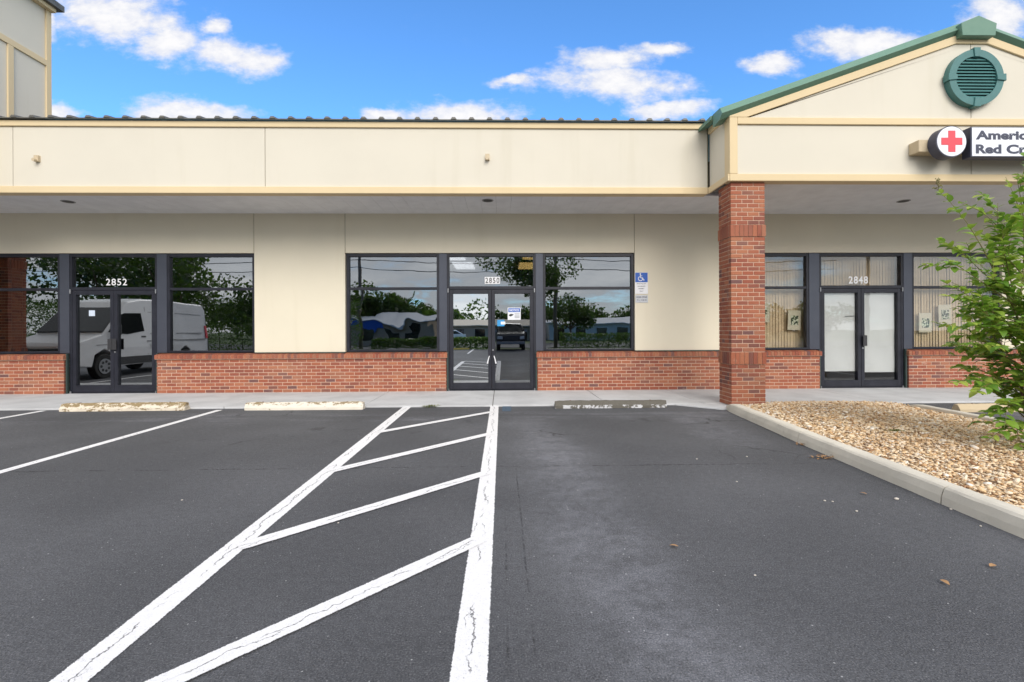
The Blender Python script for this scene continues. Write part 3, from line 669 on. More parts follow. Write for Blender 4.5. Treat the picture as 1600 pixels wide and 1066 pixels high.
# ================================================================== BRICKWORK
BL, BH, JT = .208, .073, .0130
def brick_mesh(w, d, h):
    key = ('b', round(w, 3), round(d, 3), round(h, 3))
    if key not in MATS: MATS[key] = MB().box(-w / 2, w / 2, 0, d, -h / 2, h / 2).mesh('brick', BRICK, bevel=.003)
    return MATS[key]
def knee_wall(x0, x1, label, cap=True):
    root = empty('brick_wall', label, 'brick wall', 'low brick walls under the shop windows', loc=((x0 + x1) / 2, 10.5, .03))
    ox = (x0 + x1) / 2; loc = lambda x, y, z: (x - ox, y - 10.5, z - .03)
    def P_(mb): mb.v = [loc(*v) for v in mb.v]; return mb
    P_(MB().box(x0 + .014, x1 - .014, 10.464, 10.61, .03, .80)).build('mortar', MORTAR, root)
    cand = []
    for r in range(10):
        z = .03 + BH * (r + .5); x = x0 - (BL / 2 if r % 2 else 0)
        while x < x1 - .02:
            a, b = max(x, x0), min(x + BL, x1)
            if x1 - b < .06: b = x1
            if b - a > .035: cand.append((a + JT / 2 if a > x0 else a, b - JT / 2 if b < x1 else b, z))
            x += BL
            if b == x1: break
    seen = [c for c in cand if -11.2 < c[0] < 11.6]; seen = [c for c in seen if not 4.95 < c[0] < 5.85]
    step = 300; ind = seen[:step] if len(seen) <= step else sorted(seen, key=lambda c: -(c[1] - c[0]) + .0001 * c[2])[:step]
    si = set(ind); rest = [c for c in cand if c not in si]
    for a, b, z in ind:
        dy = random.uniform(-.0025, .0025)
        link('brick', brick_mesh(b - a, .09, BH - JT), root, loc((a + b) / 2, 10.458 + dy, z))
    if rest:
        mb = MB()
        for a, b, z in rest: mb.box(a, b, 10.458, 10.54, z - (BH - JT) / 2, z + (BH - JT) / 2)
        P_(mb).build('brickwork', BRICK, root, kind='stuff')
    mb = MB()                               # brick ends turning the corner
    for r in range(10):
        z = .03 + BH * (r + .5)
        for e in (x0, x1 - .09): mb.box(e, e + .09, 10.560, 10.625, z - (BH - JT) / 2, z + (BH - JT) / 2)
    P_(mb).build('return_bricks', BRICK, root, kind='stuff')
    mb = MB(); n = int((x1 - x0 + .05) / .0677); w = (x1 - x0 + .05) / n
    for i in range(n):
        a = x0 - .025 + i * w; s_ = random.uniform(-.002, .002)
        mb.prism([(10.415 + s_, .775), (10.415 + s_, .862), (10.56, .890), (10.62, .890), (10.62, .775)], a + .004, a + w - .004, 'x')
    P_(mb).build('rowlock_cap', BRICK, root, kind='stuff')
    P_(MB().box(x0 - .02, x1 + .02, 10.425, 10.61, .765, .855)).build('cap_mortar', MORTAR, root)
    return root
knee_wall(-12.0, -9.48, 'low red brick wall left of door 2852, under the window reflecting a pillar')
knee_wall(-7.50, -1.225, 'long low red brick wall between door 2852 and door 2850')
knee_wall(.785, 7.125, 'low red brick wall running behind the pillar to door 2848')
knee_wall(9.15, 13.6, 'low red brick wall right of door 2848 behind the leafy shrub')
for x in (-9.455, -7.525, -1.2, .765, 7.15, 9.125): MB().box(x - .018, x + .018, 10.49, 10.545, .03, .90).build('jamb_strip', DGREEN, B)  # narrow dark green strips set against the ends of the low brick walls

def pillar(cx, cy, w, d, label, detail=True):
    root = empty('brick_pillar', label, 'pillar', 'red brick pillars holding up the canopy', loc=(cx, cy, .03))
    x0, x1, y0, y1 = -w / 2, w / 2, -d / 2, d / 2
    MB().box(x0 + .007, x1 - .007, y0 + .007, y1 - .007, 0, 3.905).build('mortar', MORTAR, root)
    segs = [(0, .722, 10), (.942, 2.95, 27), (3.162, 3.905, 10)]; rest = MB(); ind = 0; row = 0
    for z0, z1, n in segs:
        ph = (z1 - z0) / n
        for r in range(n):
            z = z0 + ph * (r + .5); h = ph - JT; off = (row % 2) * .5; row += 1
            for face in ('front', 'left', 'right', 'back'):
                fw = w if face in ('front', 'back') else d; nb = w / 3
                s0, s1 = (0, fw) if face in ('front', 'back') else (.092 + JT, fw - .092 - JT)
                u = s0 - (nb / 2 if (off and face in ('front', 'back')) else (nb * .75 if off else nb * .25) if face in ('left', 'right') else 0)
                while u < s1 - .02:
                    a, b = max(u, s0), min(u + nb, s1); a2 = a + (JT / 2 if a > s0 else 0); b2 = b - (JT / 2 if b < s1 else 0)
                    if b2 - a2 > .03:
                        if face == 'front': bx = (x0 + a2, x0 + b2, y0, y0 + .09)
                        elif face == 'back': bx = (x0 + a2, x0 + b2, y1 - .09, y1)
                        elif face == 'left': bx = (x0, x0 + .09, y0 + a2, y0 + b2)
                        else: bx = (x1 - .09, x1, y0 + a2, y0 + b2)
                        if detail and face in ('front', 'left') and ind < 300:
                            ind += 1
                            o = link('brick', brick_mesh(bx[1] - bx[0], bx[3] - bx[2], h), root, ((bx[0] + bx[1]) / 2, bx[2] + random.uniform(-.002, .002), z))
                        else: rest.box(*bx, z - h / 2, z + h / 2)
                    u += nb
    rest.build('brickwork', BRICK, root, kind='stuff')
    for z0, z1 in ((.728, .936), (2.956, 3.156)):
        mb = MB(); e = .014
        for fw, face in ((w, 'f'), (w, 'b'), (d, 'l'), (d, 'r')):
            full = fw + 2 * e; n = int(round(full / .0755)); p_ = full / n
            for i in range(n):
                a, b = -full / 2 + i * p_ + .004, -full / 2 + (i + 1) * p_ - .004
                if face == 'f': mb.box(a, b, y0 - e, y0 + .05, z0, z1)
                elif face == 'b': mb.box(a, b, y1 - .05, y1 + e, z0, z1)
                elif i not in (0, n - 1):
                    if face == 'l': mb.box(x0 - e, x0 + .05, a, b, z0, z1)
                    else: mb.box(x1 - .05, x1 + e, a, b, z0, z1)
        mb.build('soldier_band', BRICK, root, kind='stuff')
        MB().box(x0 - .004, x1 + .004, y0 - .004, y1 + .004, z0 + .004, z1 - .004).build('band_mortar', MORTAR, root)
    return root
pillar(4.30, 8.40, .60, .46, 'square red brick pillar with soldier bands beside the gravel bed')
pillar(-12.48, 8.95, .46, .46, 'red brick pillar beside the parked van, seen only as a reflection', False)

# ================================================================== THINGS ON THE FRONT
sg = empty('shop_sign', 'white lettered sign box with a red cross roundel on the gable', 'shop sign', loc=(8.9, 8.0, 4.5))
sg.location = (0, 0, 0)
MB().box(7.13, 10.4, 7.93, YGa + .034, 4.385, 4.59).build('raceway', BEIGE, sg, bevel=.006)
MB().box(7.868, 10.1, 7.765, 7.925, 4.236, 4.742).build('cabinet', NAVY, sg, bevel=.006)
MB().box(7.885, 10.083, 7.758, 7.764, 4.252, 4.728).build('sign_face', SIGNW, sg)
MB().cyl((7.535, 4.495), .262, 7.765, 7.925, 'y', 56).build('roundel', NAVY, sg)
rf = MB().cyl((7.535, 4.495), .247, 7.757, 7.764, 'y', 56).build('roundel_face', SIGNW, sg)
c = 7.535; zc = 4.495; a, b = .06, .178
MB().prism([(c - a, zc - b), (c + a, zc - b), (c + a, zc - a), (c + b, zc - a), (c + b, zc + a), (c + a, zc + a), (c + a, zc + b), (c - a, zc + b), (c - a, zc + a), (c - b, zc + a), (c - b, zc - a), (c - a, zc - a)], 7.752, 7.757, 'y').build('red_cross', SRED, rf)
text_fit('lettering', 'American', 7.945, 9.075, 4.524, 4.678, 7.7565, NAVY, sg, bold=.046)
text_fit('lettering', 'Red', 7.945, 8.385, 4.290, 4.446, 7.7565, NAVY, sg, bold=.046)
text_fit('lettering', 'Cross', 8.47, 9.20, 4.288, 4.446, 7.7565, NAVY, sg, bold=.046)
ps = empty('parking_sign', 'blue and white disabled parking sign on the cream wall', 'sign')
MB().box(2.972, 3.262, YW - .012, YW - .008, 2.165, 2.645).build('plate', WHITE, ps, bevel=.001)
MB().box(2.978, 3.256, YW - .0135, YW - .0122, 2.425, 2.639).build('blue_panel', SIGNBLUE, ps)
ic = MB(); yy = YW - .0142
def dsk(cx, cz, r0, r1, a0, a1, n=20):
    vs = []; 
    for k in range(n + 1):
        a = R(a0 + (a1 - a0) * k / n); vs += [(cx + r0 * math.cos(a), yy, cz + r0 * math.sin(a)), (cx + r1 * math.cos(a), yy, cz + r1 * math.sin(a))]
    ic.add(vs, [(2 * k, 2 * k + 1, 2 * k + 3, 2 * k + 2) for k in range(n)])
dsk(3.095, 2.505, .040, .055, 110, 390); dsk(3.092, 2.612, 0, .015, 0, 360)
def stroke(p, q, w):
    p, q = Vector(p), Vector(q); d = (q - p).normalized(); n = Vector((-d.y, d.x)) * w / 2
    ic.add([(v.x, yy - .0002, v.y) for v in (p - n, q - n, q + n, p + n)], [(0, 1, 2, 3)])
stroke((3.092, 2.598), (3.096, 2.525), .018); stroke((3.094, 2.568), (3.135, 2.566), .012); stroke((3.094, 2.53), (3.142, 2.512), .016); stroke((3.138, 2.53), (3.165, 2.468), .016); stroke((3.162, 2.470), (3.185, 2.478), .013)
ic.build('wheelchair_symbol', WHITE, ps)
for i, (s_, hw) in enumerate((('PARKING BY', .105), ('DISABLED', .085), ('PERMIT', .065), ('ONLY', .043))):
    text_fit('lettering', s_, 3.117 - hw, 3.117 + hw, 2.377 - i * .055 - .0, 2.405 - i * .055, YW - .0125, NAVY, ps, bold=.01)
fsn = empty('fine_sign', 'small white fine notice plate under the disabled parking sign', 'sign')
MB().box(2.982, 3.262, YW - .012, YW - .008, 1.972, 2.138).build('plate', P('dull_white_plate', (.55, .57, .60), .5), fsn, bevel=.001)
text_fit('lettering', '$250 FINE', 3.002, 3.242, 2.070, 2.112, YW - .0125, NAVY, fsn, bold=.02)
text_fit('lettering', 'F.S. 318.18', 3.018, 3.226, 2.010, 2.046, YW - .0125, NAVY, fsn, bold=.015)
# stickers on the middle doors
nt = empty('notice_sheet', 'NOTICE sheet with blue heading taped on the right door of 2850', 'notice')
MB().box(.135, .425, YG - .0045, YG - .003, 1.60, 1.875).build('sheet', PAPER, nt)
MB().box(.15, .41, YG - .0055, YG - .0047, 1.775, 1.86).build('heading', SIGNBLUE, nt)
text_fit('lettering', 'NOTICE', .175, .385, 1.792, 1.842, YG - .006, LETW, nt, bold=.02)
MB().prism([(.16, 1.69), (.20, 1.675), (.25, 1.70), (.27, 1.725), (.20, 1.735), (.165, 1.715)], YG - .0057, YG - .0047, 'y').build('camera_symbol', BLACK, nt)
for z in (1.73, 1.70, 1.67, 1.645): MB().box(.29, .40, YG - .0054, YG - .0047, z, z + .011).build('text_line', P('grey_ink', (.25, .25, .27), .7), nt)
st = empty('door_sticker', 'small blue and white sticker on the right door of 2850', 'sticker')
MB().box(-.10, .06, YG - .0045, YG - .003, 1.46, 1.60).build('blue_field', P('sky_blue', (.03, .30, .65), .5), st)
MB().box(-.02, .08, YG - .0058, YG - .0047, 1.50, 1.56).build('white_field', LETW, st)
st = empty('paper_note', 'small white paper note on the left door of 2852', 'note')
MB().box(-9.06, -8.93, YG - .0045, YG - .003, 1.72, 1.845).build('sheet', P('bluish_paper', (.60, .68, .80), .7), st)

# blinds, papers and pictures behind the glass
def vblind(x0, x1, z0, z1, y, label):
    mb = MB(); x = x0
    while x < x1:
        a = random.uniform(.18, .36); w = .092
        mb.add([(x, y, z0), (x + w * math.cos(a), y + w * math.sin(a), z0), (x + w * math.cos(a), y + w * math.sin(a), z1), (x, y, z1)], [(0, 1, 2, 3)]); x += .068
    o = empty('vertical_blind', label, 'blind', 'tan vertical blinds in shop 2848'); mb.build('slats', BLIND, o, kind='stuff'); MB().box(x0, x1, y - .01, y + .05, z1, z1 + .04).build('headrail', BEIGE, o)
vblind(5.5, 6.93, .93, 3.0, 10.78, 'tan vertical blind in the window left of door 2848')
vblind(7.2, 9.1, 2.33, 3.0, 10.78, 'tan vertical blind in the transom over door 2848')
vblind(9.33, 11.32, .93, 3.0, 10.78, 'tan vertical blind in the window right of door 2848')
def hblind(x0, x1, z0, z1, y, label):
    mb = MB(); z = z0
    while z < z1:
        mb.add([(x0, y, z), (x1, y, z), (x1, y + .018, z + .022), (x0, y + .018, z + .022)], [(0, 1, 2, 3)]); z += .026
    o = empty('horizontal_blind', label, 'blind', 'dark slatted blinds in shop 2852'); mb.build('slats', DBLIND, o, kind='stuff'); MB().box(x0, x1, y - .01, y + .03, z1, z1 + .04).build('headrail', DBLIND, o)
hblind(-11.85, -9.66, .93, 2.98, 10.74, 'dark slatted blind in the window left of door 2852')
hblind(-7.30, -5.46, .93, 2.98, 10.74, 'dark slatted blind in the window right of door 2852')
hblind(-9.36, -7.6, 2.36, 2.98, 10.74, 'dark slatted blind in the transom over door 2852')
for a, b, z0, lab in ((7.31, 8.055, .40, 'white paper covering the left door glass of 2848'), (8.22, 8.97, .375, 'creased white paper covering the right door glass of 2848')):
    nx, nz = 14, 26; vs = []; fs = []
    for j in range(nz + 1):
        for i in range(nx + 1):
            u, v = i / nx, j / nz; vs.append((a + (b - a) * u, 10.635 + .006 * math.sin(u * 9 + v * 5 + a) * math.sin(v * 7) + .003 * random.random(), z0 + (2.18 - z0) * v))
    for j in range(nz):
        for i in range(nx): k = j * (nx + 1) + i; fs.append((k, k + 1, k + nx + 2, k + nx + 1))
    MB().add(vs, fs).build('paper_cover', PAPER, None, smooth=True, label=lab, category='paper', group='papers over the doors of 2848')
MB().tube([(7.83, 10.62, 1.655), (8.05, 10.62, 1.66)], [.01, .01], 8).build('push_bar', STEEL, d3[1][0])
for i, (x, z, tilt, lab) in enumerate(((5.98, 1.75, 1, 'framed plant print hanging next to the pillar, left window of 2848'), (6.70, 1.57, 2, 'framed plant print hanging next to the door, left window of 2848'),
                               (9.76, 1.50, 0, 'lower framed plant print in the right window of 2848'), (10.22, 1.69, -2, 'higher framed plant print in the right window of 2848'))):
    o = empty('framed_print', lab, 'picture', 'framed prints hung in the windows of 2848', loc=(x, 10.70, z)); o.rotation_euler = (0, R(tilt), 0)
    MB().box(-.15, .15, 0, .018, -.225, .225).build('mount', P('mount_board', (.62, .57, .46), .8), o, bevel=.003)
    MB().box(-.085, .09, -.003, -.0005, -.115, .105).build('picture', PRINT, o)

# wheel stops
def stop(x0, x1, y, m, label, h=.125, rz_=0):
    w = .17; L = x1 - x0; n = 26; vs = []; fs = []
    prof = [(-w / 2, 0), (-w / 2 + .004, .045), (-w / 2 + .045, h - .012), (-w / 2 + .06, h), (w / 2 - .06, h), (w / 2 - .045, h - .012), (w / 2 - .004, .045), (w / 2, 0)]; k = len(prof)
    for i in range(n + 1):
        u = i / n; e = .018 * (1 if i in (0, n) else 0)
        for (p, q) in prof:
            s_ = 1 - e * 4; j = .004
            vs.append((-L / 2 + L * u + random.uniform(-j, j), p * s_ + random.uniform(-j, j), max(0, q * s_ + (random.uniform(-j, j) if q > 0 else 0))))
    for i in range(n):
        for j in range(k - 1): fs.append((i * k + j, i * k + j + 1, (i + 1) * k + j + 1, (i + 1) * k + j))
        fs.append((i * k + k - 1, i * k, (i + 1) * k, (i + 1) * k + k - 1))
    fs += [tuple(range(k)), tuple(range(n * k + k - 1, n * k - 1, -1))]
    o = empty('wheel_stop', label, 'wheel stop', 'concrete wheel stops at the heads of the bays', loc=((x0 + x1) / 2, y, .002)); o.rotation_euler.z = rz_
    MB().add(vs, fs).build('concrete_block', m, o)
    for s_ in (-1, 1): MB().cyl((s_ * L * .36, 0), .014, h - .02, h + .006, 'z', 10).build('anchor_pin', P('rust', (.16, .07, .035), .8), o)
stop(-7.62, -5.51, 8.40, STOPA, 'cream wheel stop blotched with dark moss before door 2852', .135, .012)
stop(-4.46, -2.42, 8.36, STOPB, 'cream wheel stop with a few dark stains before the long brick wall', .130, -.008)
stop(.925, 2.885, 8.30, STOPC, 'bare grey wheel stop with flaking white paint', .125, .004)
stop(7.45, 9.4, 7.62, STOPD, 'tan wheel stop beyond the gravel bed')

# ================================================================== SHRUB
def leaf_verts(L, w):
    return np.array([(0, 0, 0), (w * .30, L * .14, .05 * L), (w * .49, L * .38, .08 * L), (w * .44, L * .66, .05 * L), (w * .20, L * .89, -.05 * L), (0, L, -.11 * L), (-w * .20, L * .89, -.05 * L),
                     (-w * .44, L * .66, .05 * L), (-w * .49, L * .38, .08 * L), (-w * .30, L * .14, .05 * L), (0, L * .40, .02 * L), (0, L * .70, -.015 * L)])
LFACES = [(0, 1, 10), (1, 2, 10), (2, 3, 11), (2, 11, 10), (3, 4, 11), (4, 5, 11), (5, 6, 11), (6, 7, 11), (7, 8, 11), (8, 10, 11), (8, 9, 10), (9, 0, 10)]
NLV = 12
shrub = empty('crape_myrtle', 'bushy green crape myrtle growing in the gravel bed', 'shrub', loc=(5.62, 4.9, .12))
twigs = []; leaves = []
rs = random.Random(5)
def branch(p0, p1, r0, droop, nleaf, llen, pale, sub=0, sag=.0):
    p0, p1 = Vector(p0), Vector(p1); d = p1 - p0; n = max(5, int(d.length / .07)); pts = []; 
    k = Vector((rs.uniform(-1, 1), rs.uniform(-1, 1), rs.uniform(-.4, .4))) * d.length * .05
    for i in range(n + 1):
        u = i / n; pts.append(p0 + d * u + k * math.sin(u * math.pi) + Vector((0, 0, d.length * sag * math.sin(u * math.pi))) + Vector((0, 0, -droop * u * u)))
    twigs.append((pts, [r0 * (1 - .8 * i / n) for i in range(n + 1)]))
    ax = (pts[-1] - pts[-2]).normalized()
    for i in range(nleaf):
        u = .12 + .88 * (i + rs.random() * .6) / nleaf; f = u * n; j = min(int(f), n - 1); q = pts[j].lerp(pts[j + 1], f - j)
        tan = (pts[j + 1] - pts[j]).normalized(); side = tan.cross(Vector((0, 0, 1))); side = side.normalized() if side.length > .1 else Vector((1, 0, 0))
        for s_ in (-1, 1):
            if rs.random() < .08: continue
            dirn = (side * s_ * rs.uniform(.6, 1.1) + tan * rs.uniform(.35, .9) + Vector((rs.uniform(-.3, .3), rs.uniform(-.3, .3), rs.uniform(-.55, .35)))).normalized()
            leaves.append((q, dirn, llen * rs.uniform(.7, 1.2) * (1 - .35 * max(0, u - .7) / .3)))
    if sub:
        for i in range(sub):
            u = rs.uniform(.3, .9); j = int(u * n); q = pts[j]; dd = (d.normalized() + Vector((rs.uniform(-1, 1), rs.uniform(-1, 1), rs.uniform(-.35, .7))) * .8).normalized()
            branch(q, q + dd * rs.uniform(.25, .5), r0 * .45, .04, int(rs.uniform(4, 8)), llen, pale)
    return pts
B0 = Vector((5.62, 4.9, .12))
stems = [((5.50, 4.85, 1.2), .025), ((5.75, 5.05, 1.5), .028), ((5.95, 4.8, 1.3), .022), ((5.6, 5.0, .8), .02), ((6.2, 5.1, 1.5), .022)]
for p, r in stems: branch(B0 + Vector((rs.uniform(-.08, .08), rs.uniform(-.08, .08), 0)), p, r, 0, 0, .07, 0)
def tipbranch(root, tip, r, nl, sub=2, ll=.116, sag=.05): return branch(root, tip, r, .0, nl, ll, 1, sub, sag)
S1, S2, S3, S4, S5 = [Vector(s_[0]) for s_ in stems]
# long shoots seen against the wall
sh = tipbranch((5.28, 4.95, 1.95), (4.70, 5.0, 2.86), .007, 11, 0); seedtip = sh[-1]
for root, tip, nl, sub in (((5.45, 4.9, 1.6), (4.74, 4.95, 2.12), 12, 2), ((5.5, 4.9, 1.3), (4.66, 4.9, 1.86), 13, 2), ((5.5, 4.9, 1.2), (4.92, 4.8, 1.60), 10, 3), ((5.45, 4.9, 1.0), (4.80, 4.85, 1.22), 9, 2),
        ((5.6, 4.95, .75), (4.64, 4.85, .80), 14, 2), ((5.6, 4.95, .55), (4.98, 4.8, .46), 10, 2), ((5.62, 4.9, .3), (4.94, 4.7, .24), 9, 2), ((5.6, 5.0, 1.5), (5.36, 5.0, 2.72), 13, 3), ((5.6, 5.0, 1.6), (5.62, 5.05, 3.05), 14, 3),
        ((5.6, 5.0, 1.4), (5.12, 4.9, 1.98), 11, 3), ((5.5, 4.9, 1.2), (5.02, 4.75, 1.38), 10, 3), ((5.6, 4.95, 1.9), (5.45, 5.0, 3.0), 12, 3), ((5.7, 5.0, 1.8), (5.75, 4.95, 3.3), 13, 3), ((5.55, 5.0, 1.7), (5.30, 4.9, 2.45), 11, 3), ((5.6, 4.9, .4), (5.25, 4.6, .30), 8, 3), ((5.55, 4.9, 1.9), (5.2, 5.0, 2.35), 10, 3), ((5.6, 4.9, 1.5), (4.98, 5.1, 2.28), 10, 3)):
    tipbranch(root, tip, .008, nl, sub)
for k in range(92):
    s_ = rs.choice([S1, S2, S3, S4, S5]); root = B0.lerp(s_, rs.uniform(.35, 1.25)); a = rs.uniform(0, 6.28); L = rs.uniform(.45, .85)
    tip = root + Vector((math.cos(a) * L, math.sin(a) * L * .85, rs.uniform(-.15, 1.15)))
    if tip.z > .7 and tip.x < 5.22: tip.x = 5.22 + rs.random() * .35
    if tip.z <= .7 and tip.x < 5.45: tip.x = 5.45 + rs.random() * .3
    tipbranch(root, tip, .007, rs.randint(7, 11), 2)
tw = MB()
for pts, rad in twigs:
    tw.tube([p - B0 for p in pts], [max(r, .0022) for r in rad], 5)
trunk = MB()
for k, (p, r) in enumerate(stems): trunk.tube([Vector((0, 0, -.06)) + Vector((math.cos(k * 1.3) * .04, math.sin(k * 1.3) * .04, 0)), (Vector(p) - B0) * .5, Vector(p) - B0], [r * 1.35, r, r * .6], 8)
trunk.build('trunk', BARK, shrub, smooth=True)
tw.build('branches', TWIG, shrub, smooth=True, kind='stuff')
leaf_me = []
for k in range(4):
    v = leaf_verts(1.0, .52 + .05 * k); v[:, 2] *= (1 + .5 * k); leaf_me.append(fast_mesh('leaf', v, np.array(LFACES), LEAF, True))
def leaf_matrix(q, d, L):
    y = d; up = Vector((rs.uniform(-.5, .5), rs.uniform(-.7, .2), 1.0)); x = y.cross(up).normalized(); z = x.cross(y)
    m = Matrix((x, y, z)).transposed().to_4x4(); return Matrix.Translation(q - B0) @ m @ Matrix.Scale(L, 4)
def inview(q): 
    return q.y > .3 and q.x / q.y < 1.09
vis = sorted([l for l in leaves if inview(l[0])], key=lambda l: -l[2] / l[0].y)
front_l = vis[:300]; ids = set(id(l) for l in front_l)
crown_v = []; crown_f = []; base = leaf_verts(1.0, .56); 
rest = [l for l in leaves if id(l) not in ids]
for i, (q, d, L) in enumerate(rest):
    m = np.array(leaf_matrix(q, d, L)); crown_v.append(base @ m[:3, :3].T + m[:3, 3]); crown_f.append(np.array(LFACES) + i * NLV)
crown = link('crown', fast_mesh('crown', np.concatenate(crown_v), np.concatenate(crown_f), LEAF, True), shrub, kind='stuff')
for i, (q, d, L) in enumerate(front_l):
    o = link('leaf', leaf_me[i % 4], crown); o.matrix_local = leaf_matrix(q, d, L)
sb = MB()
for k in range(42):
    u = rs.random(); q = seedtip - B0 + Vector((rs.gauss(0, .018 * (1.2 - u)), rs.gauss(0, .018), u * .13)); r = rs.uniform(.004, .008)
    sb.cyl((q.x, q.y), r, q.z - r, q.z + r, 'z', 6, r * .6)
sb.build('seed_head', BUD, shrub)

# small plants and litter
def tuft(name, label, cat, loc, n, L, m, spread=.12, flat=.5, group=None):
    vs, fs = [], []
    for i in range(n):
        a = rs.uniform(0, 6.28); d = Vector((math.cos(a), math.sin(a), rs.uniform(.05, 1) * flat)).normalized(); q = Vector((rs.gauss(0, spread), rs.gauss(0, spread * .4), rs.uniform(0, .03)))
        y = d; x = y.cross(Vector((rs.uniform(-.4, .4), rs.uniform(-.4, .4), 1))).normalized(); z = x.cross(y); mm = np.array(Matrix((x, y, z)).transposed()); 
        vs.append(leaf_verts(L * rs.uniform(.6, 1.2), L * .4) @ mm.T + np.array(q)); fs.append(np.array(LFACES) + i * NLV)
    o = empty(name, label, cat, group, loc=loc); link('foliage', fast_mesh('foliage', np.concatenate(vs), np.concatenate(fs), m, True), o, kind='stuff'); return o
WEED = mat('weed_leaf', f_leaf((.10, .13, .03), (.17, .19, .05), (.24, .24, .07)))
tuft('weed', 'low yellow green weed growing at the sidewalk edge', 'weed', (-1.29, 8.47, .005), 70, .05, WEED, .085, .5)
tuft('weed', 'small green weed sprouting from the gravel', 'weed', (4.72, 5.6, .12), 30, .05, WEED, .06, .5)
tuft('leaf_litter', 'patch of dry brown leaves at the foot of the kerb', 'leaf litter', (3.40, 4.93, .005), 40, .045, DRY, .06, .25)
tuft('leaf_litter', 'few dry brown leaves caught against the kerb', 'leaf litter', (3.50, 5.5, .005), 14, .04, DRY, .03, .3)
MB().tube([(4.46, 5.95, .1), (4.49, 5.96, .22), (4.56, 5.97, .36)], [.004, .003, .002], 5).build('dry_stalk', DRY, None, label='thin dry stalk standing in the gravel', category='stalk')
fl = leaf_verts(.055, .028); flm = fast_mesh('fallen_leaf', fl, np.array(LFACES), DRY, True)
for i, (x, y, lab) in enumerate(((1.10, 2.94, 'dry fallen leaf lying in the middle of the empty bay'), (2.365, 2.51, 'pale tan fallen leaf lying on the asphalt'), (2.775, 2.64, 'narrow dry fallen leaf on the asphalt nearer the kerb'), (2.99, 3.82, 'curled fallen leaf below the kerb joint'))):
    o = link('fallen_leaf', flm, None, (x, y, .012), label=lab, category='leaf', group='fallen leaves on the asphalt'); o.rotation_euler = (.1, .1, 1.2 + i * 1.9); 
pm = fast_mesh('pebble', IV * np.array([.018, .014, .009]), IF, PEB)
for x, y, s_ in ((3.15, 3.72, 1.5), (2.56, 3.71, .8), (2.61, 3.69, .7), (2.65, 3.49, .8), (3.38, 3.50, .9), (2.05, 4.95, .8), (2.62, 5.02, .8), (2.1, 4.2, .7), (-1.72 + .55, 3.4, .6), (-2.6, 3.9, .7), (1.4, 2.6, .6), (3.30, 3.2, .7)):
    o = link('pebble', pm, None, (x, y, .006 * s_), label='small pale pebble lying loose on the asphalt', category='pebble', group='loose pebbles on the asphalt'); o.scale = (s_ * .75,) * 3; o.rotation_euler.z = x * 7

# ================================================================== THE PLACE BEHIND THE CAMERA (seen in the glass)
def wheel(parent, x, y, r=.36, w=.24, side=1):
    t_ = MB().cyl((y, r), r, x - w / 2, x + w / 2, 'x', 28).build('wheel', TYRE, parent, bevel=.02)
    MB().cyl((y, r), r * .62, x + side * (w / 2 - .01), x + side * (w / 2 + .012), 'x', 20).build('rim', RIM, t_)
    mb = MB()
    for k in range(7): a = k * 2 * math.pi / 7; mb.cyl((y + math.cos(a) * r * .38, r + math.sin(a) * r * .38), r * .12, x + side * (w / 2 + .013), x + side * (w / 2 + .018), 'x', 8)
    mb.build('rim_holes', BLACK, t_, kind='stuff')
def body(prof, hw, taper):               # side outline (y, z) swept across the width, leaning in towards the roof
    n = len(prof); vs = []
    cols = [(-1, 0), (-.93, 1), (.93, 1), (1, 0)]
    for f_, e in cols:
        for (y, z) in prof:
            vs.append((f_ * (hw - taper * max(0, z - 1.0)), y, z + (0 if e == 0 else (.03 if z > 1.2 else -.0))))
    fs = [tuple(range(n)), tuple(range(4 * n - 1, 3 * n - 1, -1))]
    for c_ in range(3):
        for i in range(n): fs.append((c_ * n + i, (c_ + 1) * n + i, (c_ + 1) * n + (i + 1) % n, c_ * n + (i + 1) % n))
    return MB().add(vs, fs)
van = empty('delivery_van', 'white high roof delivery van parked nose in beside the brick pillar', 'van', loc=(-12.7, 8.0, 0)); van.location = (-12.7, 8.0, 0)
VP_ = [(0, .42), (.02, .75), (-.05, .98), (-.18, 1.08), (-.95, 1.28), (-1.75, 2.06), (-2.05, 2.30), (-2.6, 2.42), (-4.2, 2.44), (-5.75, 2.38), (-5.9, 2.2), (-5.93, 1.2), (-5.93, .45), (-5.2, .36), (-4.95, .36), (-4.85, .72), (-4.6, .86), (-4.35, .72), (-4.25, .36), (-1.45, .33), (-1.36, .70), (-1.02, .87), (-.68, .70), (-.58, .36)]
body(VP_, 1.0, .11).build('body', CARW, van, bevel=.02)
